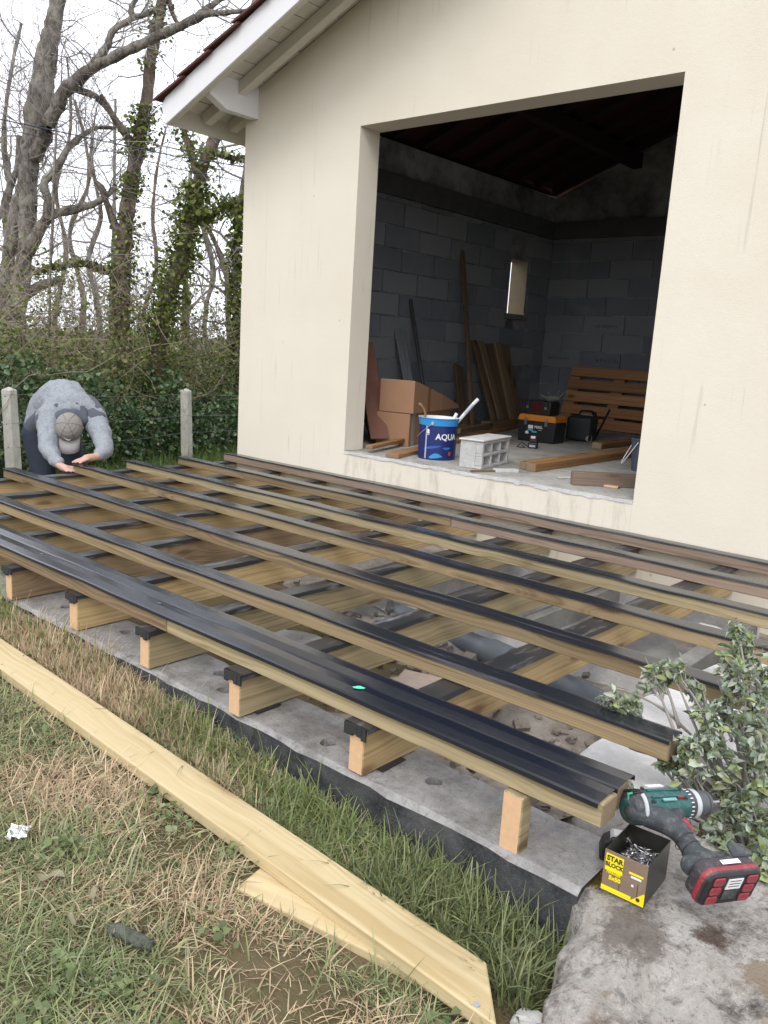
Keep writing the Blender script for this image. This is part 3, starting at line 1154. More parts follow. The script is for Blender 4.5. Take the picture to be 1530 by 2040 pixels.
build_rock()
lump('stone', (4.80, -3.15, -.36), (.05, .05, .07), plain('ochre_stone', (.36, .23, .12), .95, var=.35, scale=40, bump=.5), 'small ochre brown stone at the lower left foot of the rock', 'stone', 31, .4, amp=.06)

# ------------------------------------------------------------------ fresh boards on the lawn
def skew_board(L, w, t, skew):
    b = MB()
    b.prism([(0, 0), (L + skew, 0), (L, w), (0, w)], -t, 0)
    return b


b = skew_board(3.646, .128, .036, .115)
o = b.build('pine_board', M['pine_pale'], bevel=.004, segs=2)
o.matrix_basis = T(.898, -3.066, -.268, R(-.89), R(1.43))
tag(o, 'long new pale pine board lying along the lawn, mitred near end', 'board', 'new pine boards on the grass')
nail = MB().lathe([(0, .003), (.007, .003), (.008, 0)], 12).build('nail_head', M['galv'], o, M=T(3.70, .014, .0))
o = skew_board(.56, .128, .034, -.02).build('pine_board', M['pine_pale'], bevel=.004, segs=2)
o.matrix_basis = T(3.945, -3.205, -.380, R(11.5), R(.9))
tag(o, 'short pine board slipped under the long one on the lawn', 'board', 'new pine boards on the grass')

# ================================================================== things inside the garage
FZ = .186
card = plain('cardboard', (.36, .205, .12), .8, var=.06, scale=12, bump=.05)
cardd = plain('brown_parcel_tape', (.27, .13, .06), .35, var=.05, bump=.02)
# cartons: lower one square, upper one with its long lid sagging at the back
cdir = R(18)
lo = MB().box(0, .285, 0, 1.0, 0, .257).build('cardboard_box', card, M=T(1.0, .583, FZ, cdir), bevel=.006, segs=2)
tag(lo, 'closed brown cardboard carton at the bottom of the pile by the left jamb', 'carton')
MB().box(-.002, -.0005, .3, .36, .002, .255).build('tape', cardd, lo)
MB().box(.287, .289, .05, .11, .0, .257).build('edge_strip', M['galv'], lo)
up = MB()
side = [(0, 0), (1.1, 0), (1.1, .03), (.75, .115), (.3, .205), (.0, .258)]
up.prism(side, 0, .295, axis='X')
upo = up.build('cardboard_box', card, M=T(1.015, .588, FZ + .260, cdir - .02), bevel=.006, segs=2)
tag(upo, 'brown carton with a sagging sloped lid lying on top of another carton', 'carton')
MB().prism([(.30, .0), (.36, .0), (.36, .19), (.30, .203)], .296, .2975, axis='X').build('tape', cardd, upo)
MB().prism([(.62, .0), (.68, .0), (.68, .127), (.62, .140)], .296, .2975, axis='X').build('tape', card, upo)

# paint bucket
bk = empty('paint_bucket', (1.80, .345, FZ), 'dark blue paint bucket with a light blue band and AQUA lettering on the sill', 'bucket')
blue = plain('blue_print', (.012, .022, .13), .35, var=.2, scale=5, bump=0)
lblue = plain('light_blue_print', (.03, .27, .62), .35, var=.1, bump=0)
b = MB()
b.lathe([(0, 0), (.128, 0), (.132, .004), (.1345, .01), (.136, .24), (.139, .242), (.1395, .25), (.1395, .252), (.143, .285), (.147, .290), (.147, .295), (.140, .295), (.134, .24), (.131, .02), (0, .018)], 40,
        mis=[0, 0, 0, 0, 0, 1, 1, 1, 1, 1, 2, 2, 2, 2])
b.build('body', [blue, lblue, M['white_paint']], bk, auto=True)
MB().lathe([(.0, .215), (.1325, .215)], 40).build('paint', plain('white_paint_skin', (.7, .68, .64), .4, bump=.05), bk)
FA = math.atan2(-.8, .6)                       # direction towards the sill's front right


def on_bucket(a, z, r=.1365):
    return T(0, 0, z, a + math.pi / 2) @ Matrix.Translation((0, -r, 0)) @ Matrix.Rotation(R(90), 4, 'X')


lettering('AQUA', .058, M['white'], bk, on_bucket(R(-24), .165), bold=.0012, bend=.1365)
lettering('COTE', .012, M['white'], bk, on_bucket(R(-62), .19), bold=.0003, bend=.1365) if False else None
dsk = MB().lathe([(0, 0), (.013, 0)], 16)
d = dsk.build('emblem', M['white'], bk, M=on_bucket(R(-84), .205, .1372))
d = MB().box(-.016, .016, -.02, -.014, 0, .0006).box(-.013, .013, -.03, -.025, 0, .0006).build('small_print', M['white'], bk, M=on_bucket(R(-84), .208, .1368))
MB().box(-.03, .03, -.003, .003, 0, .0006).box(-.02, .02, -.012, -.008, 0, .0006).build('small_print', lblue, bk, M=on_bucket(R(-24), .09, .1366))


def bent_patch(poly, r=.1366):
    m_ = MB()
    n = len(poly) // 2
    vs = []
    for a, z in poly:
        vs.append((r * math.cos(a), r * math.sin(a), z))
    fs = [(i, i + 1, len(poly) - 2 - i, len(poly) - 1 - i) for i in range(n - 1)]
    return m_.add(vs, fs)


def wave(a0, a1, z0, amp, th):
    up_, dn = [], []
    for i in range(13):
        t = i / 12
        a = R(a0 + (a1 - a0) * t)
        z = z0 + amp * t * t
        w_ = th * math.sin(math.pi * min(1, .1 + t))
        up_.append((a, z + w_))
        dn.append((a, z))
    return up_ + dn[::-1]


mid = plain('mid_blue_print', (.03, .10, .36), .35, var=.2, scale=8, bump=0)
bent_patch(wave(-95, -30, .075, .035, .02)).build('wave_print', mid, bk)
bent_patch(wave(-75, -30, .012, .02, .035), .1364).build('wave_print', lblue, bk)
MB().box(-.01, .01, -.014, .014, 0, .0006).build('logo_print', plain('red_print', (.5, .05, .03), .4, bump=0), bk, M=on_bucket(R(-12), .05))
MB().tube([(.141 * math.cos(a), .141 * math.sin(a), .258 + .12 * math.sin((a - R(-70)) / R(190) * math.pi)) for a in [R(-70 - 190 * i / 24) for i in range(25)]], .0028, 6).build('handle', M['galv'], bk)
MB().lathe([(0, .006), (.009, .006), (.013, 0)], 14).build('handle_boss', M['galv'], bk, M=on_bucket(R(-70), .258, .141))
MB().box(-.006, .006, -.12, .11, 0, .002).build('paint_run', M['galv'], bk, M=on_bucket(R(-88), .13, .1365))
# tools standing in the bucket
def stick(name, p, q, r, mat, label, cat, tip=None):
    m_ = MB().tube([p, q], r, 8)
    o = m_.build(name, mat)
    tag(o, label, cat)
    return o


ro = MB().tube([(1.79, .40, .30), (1.955, .50, .565), (2.0, .525, .625)], [.012, .013, .013], 10).build('roller_handle', M['white_paint'])
tag(ro, 'white paint roller handle sticking out of the blue bucket', 'roller')
MB().tube([(1.925, .482, .515), (1.97, .508, .585)], [.0145, .0145], 10).build('grip', M['galv'], ro)
bq = MB().tube([(1.84, .36, .32), (1.88, .41, .47)], [.012, .010], 8).build('brush_handle', plain('blue_handle', (.09, .2, .30), .5))
tag(bq, 'short brush with blue handle and white tip in the blue bucket', 'brush')
MB().tube([(1.88, .41, .47), (1.893, .427, .515)], [.013, .012], 8).build('tip', M['white_paint'], bq)
hk = MB().tube([(1.72, .31, .30), (1.705, .305, .50), (1.695, .30, .53), (1.675, .285, .56), (1.66, .275, .565)], .009, 8).build('stirring_stick', M['beam_wood'])
tag(hk, 'bent brown stirring stick at the left rim of the blue bucket', 'stick')

# hollow concrete block on its side: three by two cells
hb = MB()
L_, D_, H_ = .475, .165, .185
hb.box(0, L_, D_ * .3, D_, 0, H_)
nxs = [0, .030, .150, .172, .302, .324, .445, L_]
zs = [0, .022, .083, .103, .163, H_]
for i in range(7):
    for k in range(5):
        if i in (1, 3, 5) and k in (1, 3):
            continue
        hb.box(nxs[i], nxs[i + 1], 0, D_ * .3, zs[k], zs[k + 1])
blk = mat_concrete('light_block', (.46, .46, .45), (.58, .58, .57), (.34, .34, .33), 20, .2, .8)
bo = hb.build('hollow_block', blk, M=T(2.315, .165, FZ + .001, math.atan2(.44, -.084)), bevel=.004, merge=False)
bo.matrix_basis = T(2.315, .165, FZ + .001, math.atan2(.44, -.084) )
MB().box(-.012, L_ + .012, -.008, D_ + .01, H_, H_ + .012).build('top_face', M['white_slab'], bo, bevel=.004)
tag(bo, 'pale hollow concrete block with six cells on the sill next to the bucket', 'concrete block')
o = MB().box(0, .30, 0, .022, 0, .012).build('lath', M['old_wood'], M=T(2.34, .015, FZ, R(62)))
tag(o, 'thin grey lath lying on the sill before the hollow block', 'lath')
o = MB().box(0, .16, 0, .06, 0, .022).build('wood_offcut', M['white_slab'], M=T(2.44, .16, FZ, R(58)), bevel=.003)
tag(o, 'small pale grey offcut on the sill by the hollow block', 'offcut')

# boards on the floor behind the bucket
def floor_board(x, y, z, L, w, h, rz, mat, label, ry=0, name='floor_board', group='loose boards on the garage floor'):
    o = MB().box(0, L, 0, w, 0, h, 0, None, 1).build(name, [M[mat], M['end_dark']], M=T(x, y, z, rz, ry), bevel=.003)
    return tag(o, label, 'board', group)


floor_board(1.423, .075, FZ + .030, 2.2, .055, .026, R(107), 'beam_wood', 'narrow brown board tilted across another behind the bucket', R(-.5))
floor_board(1.70, .04, FZ + .001, 3.4, .10, .028, R(107.5), 'beam_wood', 'wide brown board on the floor passing behind the blue bucket')
floor_board(1.0, 1.75, FZ + .03, 1.9, .05, .05, R(104), 'old_wood', 'dark board lying at the foot of the leaning planks')
floor_board(2.49, .47, FZ + .001, 2.6, .07, .055, R(91), 'beam_wood', 'left of two brown beams laid side by side on the floor', group='brown beams on the garage floor')
floor_board(2.565, .435, FZ + .001, 2.6, .07, .055, R(91), 'beam_wood', 'right of two brown beams laid side by side on the floor', group='brown beams on the garage floor')
floor_board(2.36, 1.80, FZ + .057, 1.6, .085, .05, R(88.5), 'beam_wood', 'dark brown beam resting across the two floor beams', group='brown beams on the garage floor')
floor_board(2.985, .175, FZ + .001, .55, .065, .082, R(44), 'pine_purple', 'thick purplish timber offcut on the right end of the sill', group=None)
floor_board(3.13, .295, FZ + .001, .09, .045, .014, R(10), 'end_grain', 'tiny pinkish wood chip by the purplish offcut', name='wood_chip', group=None)
floor_board(2.80, .33, FZ + .001, .10, .022, .01, R(60), 'white_slab', 'thin white sliver on the sill left of the purplish offcut', name='sliver', group=None)
floor_board(.80, 2.62, FZ + .001, .55, .14, .045, R(100), 'pine_brown', 'lower offcut of a stack of two at the foot of the planks', name='wood_offcut', group='stacked offcuts')
floor_board(.79, 2.60, FZ + .048, .52, .14, .045, R(98), 'pine_brown', 'upper offcut of a stack of two at the foot of the planks', name='wood_offcut', group='stacked offcuts')


def leaning(name, foot, top, w, t, mat, label, cat, group=None, side=None):
    f, tp = Vector(foot), Vector(top)
    d = (tp - f)
    X_ = d.normalized()
    n_ = Vector(side or (0, 1, 0))
    Y_ = (n_ - X_ * n_.dot(X_)).normalized()
    Z_ = X_.cross(Y_)
    o = MB().box(0, d.length, 0, w, 0, t, 0, None, 1 if isinstance(mat, list) else None).build(name, mat, M=frame(f, X_, Y_, Z_), bevel=.002)
    return tag(o, label, cat, group)


wm = [M['old_wood'], M['end_dark']]
wb = [M['pine_brown'], M['end_dark']]
G1 = 'boards leaning on the block wall'
leaning('leaning_board', (.56, 2.98, FZ + .01), (.25, 2.90, 1.07), .07, .03, wm, 'leftmost brown plank of the leaning cluster by the window', 'board', G1)
leaning('leaning_board', (.60, 3.06, FZ + .01), (.27, 3.0, 1.06), .09, .03, wb, 'second plank of the leaning cluster, a little lighter', 'board', G1)
leaning('leaning_board', (.53, 3.19, FZ + .01), (.25, 3.14, 1.05), .15, .03, wm, 'dark wide plank in the middle of the leaning cluster', 'board', G1)
leaning('leaning_board', (.57, 3.33, FZ + .01), (.26, 3.31, 1.07), .12, .03, wb, 'fourth plank of the leaning cluster, light brown', 'board', G1)
leaning('leaning_board', (.52, 3.47, FZ + .01), (.24, 3.46, 1.06), .15, .03, wm, 'rightmost plank of the leaning cluster beneath the window', 'board', G1)
leaning('leaning_board', (.68, 2.22, FZ + .005), (.24, 2.64, .83), .11, .03, wm, 'shorter dark plank leaning left of the cluster behind the tall batten', 'board', G1)
leaning('tall_batten', (.70, 2.38, FZ + .005), (.225, 2.62, 1.95), .05, .03, wb, 'tall thin batten leaning on the block wall above head height', 'batten')
leaning('leaning_board', (1.07, .45, .24), (.60, .72, .98), .15, .018, [plain('red_brown_ply', (.17, .07, .045), .7, var=.2), M['end_dark']], 'reddish brown board leaning behind the left jamb', 'board', None, (0, .8, .6))
leaning('leaning_board', (.72, .85, .19), (.30, .95, .75), .12, .02, wm, 'dark board in the shadow behind the left jamb', 'board', None)
for k, (yy, zz) in enumerate(((1.665, 1.115), (1.70, 1.11), (1.745, 1.12))):
    p = Vector((.62, yy - .08, FZ + .003))
    q = Vector((.24, yy, zz))
    d = (q - p)
    X_ = d.normalized()
    Y_ = (Vector((0, 1, 0)) - X_ * X_.y).normalized()
    m_ = MB()
    for bx_ in ((-.015, .015, -.001, .001), (-.015, -.013, 0, .02), (.013, .015, 0, .02)):
        m_.box(0, d.length, bx_[0], bx_[1], bx_[2], bx_[3])
    o = m_.build('metal_stud', M['galv'], M=frame(p, X_, Y_, X_.cross(Y_)))
    tag(o, ['left', 'middle', 'right'][k] + ' one of three galvanised studs leaning behind the cartons', 'metal stud', 'galvanised studs')
o = MB().tube([(.62, 1.79, FZ + .004), (.225, 1.86, 1.40)], .018, 10).build('dark_tube', plain('dark_tube', (.05, .05, .055), .5), auto=True)
tag(o, 'dark tube leaning on the block wall right of the metal studs', 'tube')

# pallet standing on edge against the back wall
pa = empty('pallet', (.63, 4.12, FZ), 'wooden pallet standing on its side against the back wall', 'pallet', M=T(.66, 4.12, FZ + .012, 0, 0, R(-19)))
for k in range(5):
    MB().box(random.uniform(-.006, .006), 1.2, 0, .022, k * .147, k * .147 + (.118 if k % 2 == 0 else .108)).build('deck_board', M['pallet_wood'], pa, bevel=.002)
for bx in (.0, .54, 1.08):
    MB().box(bx + .006, bx + .12, .044, .122, .002, .70).build('bearer', M['pallet_wood'], pa)
    MB().box(bx, bx + .125, .0235, .0425, -.002, .704).build('stringer', M['pallet_wood'], pa)
for k in range(3):
    MB().box(0, 1.2, .124, .142, .05 + k * .27, .15 + k * .27).build('base_board', M['pallet_wood'], pa)

# tool boxes
orange = plain('orange_plastic', (.62, .22, .02), .45, var=.06, bump=.02)
tb = empty('tool_box', (1.34, 2.145, FZ), 'black tool box with an orange lid standing on the garage floor', 'tool box', M=T(1.345, 2.15, FZ, R(3)))
m_ = MB()
m_.prism([(.012, 0), (.368, 0), (.38, .185), (0, .185)], 0, .22, axis='Y')
m_.build('body', M['black'], tb, bevel=.008, segs=2)
for k in range(9):
    MB().box(.03 + k * .038, .045 + k * .038, -.004, .002, .012, .055).build('rib', M['black'], tb)
MB().prism([(0, .187), (.38, .187), (.375, .225), (.355, .245), (.025, .245), (.005, .225)], -.004, .224, axis='Y').build('lid', orange, tb, bevel=.008, segs=2)
for cx in (.085, .29):
    MB().box(cx - .014, cx + .014, -.013, -.003, .15, .215).box(cx - .010, cx + .010, -.018, -.012, .16, .185).build('latch', M['steel'], tb, bevel=.003)
lettering('PEREL', .032, M['white'], tb, T(.215, -.0015, .135, 0, 0, R(90)), bold=.0006)
lettering('tools', .016, M['white'], tb, T(.23, -.0015, .112, 0, 0, R(90)))
cy = plain('cyan_print', (.06, .45, .50), .5, bump=0)
MB().box(.11, .16, -.0015, -.0005, .12, .15).build('sticker', M['white'], tb)
MB().box(.11, .16, -.0025, -.0012, .10, .118).box(.15, .20, -.0025, -.0012, .085, .100).build('sticker', cy, tb)
MB().prism([(.085, .07), (.12, .07), (.118, .09), (.103, .098), (.088, .09)], -.0022, -.0006, axis='Y').build('sticker', M['white'], tb)
t2 = empty('tool_box', (1.41, 2.17, FZ + .25), 'small black tool case with red window sitting on the orange lid', 'tool box', M=T(1.395, 2.165, FZ + .247, R(3)))
m_ = MB().prism([(.01, 0), (.25, 0), (.26, .10), (.245, .125), (.015, .125), (0, .10)], 0, .19, axis='Y')
m_.build('body', M['black'], t2, bevel=.007, segs=2)
MB().box(.075, .165, -.004, .001, .022, .105).build('window', plain('dark_red_window', (.10, .012, .014), .2, var=.4, bump=0), t2, bevel=.004)
for cx in (.035, .215):
    MB().box(cx - .018, cx + .018, -.012, -.001, .055, .12).build('latch', M['black_matt'], t2, bevel=.004)
    MB().box(cx - .012, cx + .012, -.016, -.011, .05, .075).build('clasp', M['steel'], t2, bevel=.002)
o = MB().box(0, .24, 0, .26, 0, .23).build('dark_case', M['black_matt'], M=T(1.56, 2.66, FZ + .001, R(12)), bevel=.03, segs=3)
tag(o, 'plain dark case standing behind the orange lidded tool box', 'case')
gl = blob('work_gloves', [[(0, 0, .02, .03), (.05, .02, .03, .028), (.10, .0, .03, .02)], [(.02, .03, .02, .025), (-.03, .05, .05, .014), (-.05, .06, .07, .011)], [(.05, .02, .03, .02), (.06, .05, .07, .011), (.05, .07, .09, .009)],
                          [(.09, .0, .03, .015), (.13, -.02, .06, .010), (.15, -.02, .085, .009)], [(.09, .01, .03, .015), (.14, .03, .05, .010), (.165, .03, .07, .009)], [(0, 0, .02, .02), (-.05, -.01, .03, .012), (-.08, 0, .05, .01)]],
          .006, plain('grey_glove', (.13, .13, .125), .9, var=.4), None, 3, T(1.58, 2.27, FZ + .372 + .0))
tag(gl, 'crumpled grey work gloves lying on top of the small tool case', 'gloves')
ch = empty('battery_charger', (1.803, 1.734, FZ), 'small black battery charger with its cord on the garage floor', 'charger', M=T(1.79, 1.70, FZ, R(20)))
MB().box(-.04, .04, -.03, .03, 0, .05).build('base', M['black'], ch, bevel=.008, segs=2)
MB().box(-.03, .03, -.024, .024, .052, .11).build('battery', plain('dark_red_black', (.05, .02, .025), .4), ch, bevel=.008, segs=2)
MB().box(-.018, .018, -.026, -.0245, .085, .105).build('label', M['white'], ch)
MB().box(-.025, .025, -.0325, -.0305, .012, .03).build('plate', M['galv'], ch)
MB().tube([(-.04, 0, .01), (-.07, .01, .025), (-.10, .0, .04), (-.115, -.02, .02), (-.13, -.03, .006), (-.10, -.045, .005), (-.06, -.05, .005), (-.085, -.02, .02)], .004, 6).build('cord', M['black'], ch)
# trestle of thin black tubes, cardboard tube
tr = empty('folding_trestle', (1.5, 3.0, FZ), 'black tubular steel trestle standing before the pallet', 'trestle')
P0 = [(1.47, 2.98, FZ), (1.50, 3.0, .40), (1.535, 3.0, .455), (1.63, 3.0, .458), (1.66, 3.0, .45)]
def part_tube(name, pts, r, mat, parent, loc):
    o = MB().tube([(a - loc[0], b_ - loc[1], c - loc[2]) for a, b_, c in pts], r, 8).build(name, mat, parent, auto=True)
    return o
TL = (1.5, 3.0, FZ)
part_tube('bent_rail', P0, .012, M['black'], tr, TL)
part_tube('leg', [(1.66, 3.0, .45), (1.56, 3.08, FZ)], .012, M['black'], tr, TL)
part_tube('leg', [(1.665, 3.03, .45), (1.66, 3.10, FZ)], .010, M['black'], tr, TL)
part_tube('brace', [(1.50, 3.0, .42), (1.655, 3.0, .42)], .007, M['galv'], tr, TL)
part_tube('leg', [(1.80, 3.05, .49), (1.66, 3.08, FZ)], .010, M['black'], tr, TL)
cb_ = MB().lathe([(.036, -.05), (.036, .05), (.030, .05), (.030, -.05), (.036, -.05)], 20).build('cardboard_tube', plain('kraft', (.40, .34, .27), .9), M=T(1.735, 2.74, FZ + .037, R(-8), R(90)), auto=True)
tag(cb_, 'short open cardboard tube lying on its side near the trestle', 'tube')
# second bucket at the right jamb
gb = empty('grey_bucket', (2.93, 1.40, FZ), 'dark grey bucket with a white handle half hidden by the right jamb', 'bucket', M=T(2.955, 1.30, FZ))
MB().lathe([(0, 0), (.095, 0), (.115, .22), (.12, .225), (.12, .235), (.112, .235), (.093, .01), (0, .01)], 28).build('body', plain('slate_plastic', (.07, .09, .12), .5), gb, auto=True)
MB().tube([(.118 * math.cos(R(a)) - .02 - .035 * math.sin(R((a - 150) * 1.5)), .118 * math.sin(R(a)), .21 - .17 * math.sin(R((a - 150) * 1.5))) for a in range(150, 271, 8)], .004, 6).build('handle', M['white'], gb)

# ================================================================== screw box on the rock
ZR = -.2
sb = empty('screw_box', (4.79, -2.784, ZR), 'open yellow and brown box of decking screws on the rock', 'screw box', M=T(4.792, -2.787, ZR, math.atan2(-.004, -.096)))
# local X runs left along the printed front, local Y runs towards the camera, so depth is -Y
bw_, bd_, bh_ = .097, .135, .097
wall_o = plain('box_brown_print', (.22, .155, .11), .45, var=.12, scale=25, bump=.02, dust=.22)
wall_d = plain('box_dark_print', (.035, .034, .03), .3, var=.3, scale=18, bump=.02)
th = .0016
MB().box(0, bw_, -th, 0, 0, bh_).build('front_panel', wall_o, sb)
MB().box(0, th, -bd_, -th, 0, bh_).build('side_panel', wall_d, sb)
MB().box(bw_ - th, bw_, -bd_, -th, 0, bh_).build('side_panel', wall_d, sb)
MB().box(th, bw_ - th, -bd_, -bd_ + th, 0, bh_).build('back_panel', wall_d, sb)
MB().box(th, bw_ - th, -bd_ + th, -th, 0, .002).build('bottom_panel', wall_d, sb)
fp = lambda x, z, s=0: T(bw_ - x, .0012 + s, z, math.pi, 0, R(90))      # x measured from the left of the printed front
MB().box(.004, .044, .0004, .0010, .050, .090).build('yellow_label', M['yellow'], sb, M=T(bw_, 0, 0) @ Matrix.Scale(-1, 4, (1, 0, 0)))
lettering('STAR', .0165, M['dark_print'], sb, fp(.0245, .0795), bold=.0006, sx=.95)
lettering('BLOCK', .0135, M['dark_print'], sb, fp(.0245, .0645), bold=.0005, sx=.92)
lettering('TERRASSE', .0075, M['yellow'], sb, fp(.0245, .0465), bold=.0002, sx=1.0)
lettering('5x50', .0135, M['yellow'], sb, fp(.0285, .0345), bold=.0006)
lettering('INOX A2', .006, M['yellow'], sb, fp(.073, .064), bold=.0002) if False else None
MB().box(.058, .090, .0004, .0012, .064, .0685).build('yellow_strip', M['yellow'], sb, M=T(bw_, 0, 0) @ Matrix.Scale(-1, 4, (1, 0, 0)))
MB().box(.063, .086, .0004, .0012, .056, .061).box(.066, .071, .0004, .0012, .036, .041).build('white_print', M['white'], sb, M=T(bw_, 0, 0) @ Matrix.Scale(-1, 4, (1, 0, 0)))
MB().prism([(0, .004), (.068, .004), (.094, .030), (.097, .030), (.097, .0), (0, .0)], .0004, .0011, axis='Y').box(0, .068, .0004, .0011, .0045, .0115).build('yellow_band', M['yellow'], sb, M=T(bw_, 0, 0) @ Matrix.Scale(-1, 4, (1, 0, 0)))
MB().lathe([(0, .0006), (.0045, .0006)], 12).build('star_print', M['dark_print'], sb, M=fp(.084, .0125, .0008))
for k in range(7):
    MB().box(.012 + k * .0135, .0132 + k * .0135, .0003, .0006, .012, .048).build('plank_line', M['dark_print'], sb, M=T(bw_, 0, 0) @ Matrix.Scale(-1, 4, (1, 0, 0))) if k in (2, 5) else None
# screws
sm_ = MB().tube([(0, 0, 0), (.034, 0, 0), (.042, 0, 0)], [.0016, .0018, .0004], 6).lathe([(0, -.0006), (.0042, -.0006), (.0016, .004)], 8, M=Matrix.Rotation(R(90), 4, 'Y')).mesh('screw', M['steel'], True)
for k in range(150):
    xx, yy = random.uniform(.012, bw_ - .014), random.uniform(-bd_ + .015, -.02)
    zz = .045 + random.uniform(0, .014) + .014 * (.5 - abs(-yy / bd_ - .55))
    a = random.uniform(0, 6.28)
    ex, ey = .042 * math.cos(a), .042 * math.sin(a)
    if not (.004 < xx + ex < bw_ - .004):
        ex = -ex
    if not (-bd_ + .004 < yy + ey < -.004):
        ey = -ey
    link('screw', sm_, sb, None, T(xx, yy, zz, math.atan2(ey, ex), random.uniform(-.35, .35)))
for fl_, M_ in (('flap', T(.002, -.003, bh_, 0, R(0))),):
    pass
tub = empty('tape_measure', (4.675, -2.63, -.2), 'rounded black tape measure with a silvery face behind the screw box', 'tape measure', M=T(4.672, -2.66, -.203, R(28)))
MB().prism([(-.042, 0), (.042, 0), (.044, .03), (.036, .052), (.018, .064), (-.02, .064), (-.038, .05), (-.044, .028)], -.02, .02, axis='Y').build('case', M['black'], tub, bevel=.007, segs=3)
MB().prism([(-.034, .045), (-.018, .0655), (.016, .0655), (.034, .05), (.016, .0675), (-.018, .0675)], -.016, .016, axis='Y').build('silver_face', plain('silver_face', (.5, .52, .55), .3), tub)
MB().box(-.014, .008, -.012, .012, .0677, .069).build('label', M['white'], tub)

# ================================================================== cordless drill
DX, DY, DZ = (.4835, .871, -.0877), (-.2414, .0363, -.9698), (-.8414, .49, .2278)
dr = empty('cordless_drill', (0, 0, 0), 'dark green cordless drill with black grip and red battery lying on the rock', 'drill', M=frame((4.740, -2.627, -.048), DX, DY, DZ) @ Matrix.Scale(1.07, 4))
green = plain('drill_green', (.012, .085, .085), .4, var=.06, bump=.02, dust=.22)
red = plain('drill_red', (.26, .022, .035), .42, var=.1, bump=.02, dust=.22)
dgrey = plain('dark_grey_rubber', (.035, .042, .048), .62, var=.15, scale=120, bump=.1, dust=.22)
lgrey = plain('light_grey_band', (.45, .48, .49), .45, var=.05)
RX = Matrix.Rotation(R(90), 4, 'Y')
# motor housing as one rounded body, flattened sides
h = MB()
prof = [(-.086, .0), (-.085, .018), (-.080, .029), (-.070, .034), (-.03, .036), (.02, .035), (.055, .032), (.062, .031), (.062, .0)]
h.lathe([(r, x) for x, r in prof], 36, M=RX)
h.build('motor_housing', green, dr, auto=True)
h = MB()
h.lathe([(r, x) for x, r in [(-.087, .0), (-.0865, .019), (-.081, .0305), (-.070, .0355), (-.052, .0372), (-.048, .0368)]], 36, M=RX)
h.build('rear_cap', dgrey, dr, auto=True)
MB().lathe([(r, x) for x, r in [(-.0875, .0), (-.0872, .0185), (-.0845, .0215)]], 28, M=RX).build('rear_vent', green, dr, auto=True)
rng_ = MB()
for a in range(200, 341, 10):
    pass
arc = [(-.0605, .0378 * math.cos(R(a)), .0378 * math.sin(R(a))) for a in range(185, 300, 9)]
MB().tube(arc, .0045, 8).build('grey_bumper', lgrey, dr, auto=True)
# ribs and screws on the housing side (the side turned up is -Y)
for dz_ in (-.006, .006):
    MB().tube([(-.04, -.0352, dz_ * 1.6), (.042, -.0342, dz_ * 1.6)], .0032, 6).build('housing_rib', green, dr)
MB().box(-.02, .022, -.0385, -.036, .012, .026).build('white_label', M['white'], dr, M=Matrix.Rotation(R(-28), 4, 'X'))
MB().box(.025, .040, -.0375, -.0345, -.017, -.012).build('red_mark', red, dr)
lettering('metabo', .010, plain('pale_green', (.10, .30, .29), .5, bump=0), dr, T(-.012, -.0366, -.014, 0, 0, R(90)), bold=.0002) if False else None
for x_, z_ in ((-.045, .018), (.05, .012), (.046, -.016), (-.04, -.02)):
    MB().lathe([(0, .002), (.0045, .002), (.005, 0)], 12).build('screw_boss', M['black'], dr, M=T(x_, -.0335, z_, 0, 0, R(90)))
for k in range(7):
    MB().box(-.079, -.056, -.0012, .0012, .0335, .0378).build('vent_slot', M['black'], dr, M=Matrix.Rotation(R(18 + k * 11), 4, 'X'))
MB().box(-.055, .058, -.0006, .0006, -.0362, -.0345).build('seam', M['black'], dr)
MB().box(-.004, .030, -.0380, -.0352, -.0035, .0035).build('housing_text', plain('pale_teal_print', (.16, .36, .34), .5, bump=0), dr, M=T(-.012, .0015, -.019))
# collar with torque marks, chuck
c_ = MB()
c_.lathe([(r, x) for x, r in [(.060, .020), (.061, .0305), (.070, .0315), (.078, .0315), (.0785, .031)]], 36, M=RX, mi=0)
c_.build('torque_ring', dgrey, dr, auto=True)
for k in range(22):
    a = 2 * math.pi * k / 22
    MB().box(.063, .070, -.001, .001, .0311, .0320).build('torque_mark', M['white'], dr, M=Matrix.Rotation(a, 4, 'X'))
MB().lathe([(r, x) for x, r in [(.0785, .028), (.079, .0318), (.092, .0305), (.093, .026)]], 36, M=RX).build('collar', lgrey, dr, auto=True)
MB().lathe([(r, x) for x, r in [(.0925, .018), (.093, .0265), (.118, .0255), (.119, .022), (.121, .0265), (.127, .0255), (.134, .016), (.135, .0)]], 32, M=RX).build('chuck', plain('chuck_grey', (.09, .095, .10), .5, .2), dr, auto=True)
MB().tube([(.13, 0, 0), (.165, 0, 0)], .003, 8).build('bit', M['steel'], dr)
# grip
hd = blob('grip', [[(-.045, 0, -.022, .026), (-.012, 0, -.045, .0265), (.000, 0, -.075, .0225), (-.004, 0, -.105, .0205), (-.008, 0, -.135, .0225), (.002, 0, -.158, .028)],
                   [(.03, 0, -.024, .020), (-.005, 0, -.045, .022)], [(-.035, .0, -.158, .022), (.045, 0, -.160, .022)], [(-.07, 0, -.012, .024), (-.04, 0, -.03, .024)]], .0035, dgrey, dr, 6)
for zz in (-.098, -.120):
    MB().lathe([(.0225, -.0012), (.0233, 0), (.0225, .0012)], 28, M=T(-.006, 0, zz, 0, R(-6))).build('grip_ring', M['black'], dr)
MB().prism([(.018, -.045), (.034, -.043), (.036, -.055), (.030, -.078), (.020, -.088), (.014, -.08)], -.009, .009, axis='Y').build('trigger', red, dr, bevel=.003, segs=2)
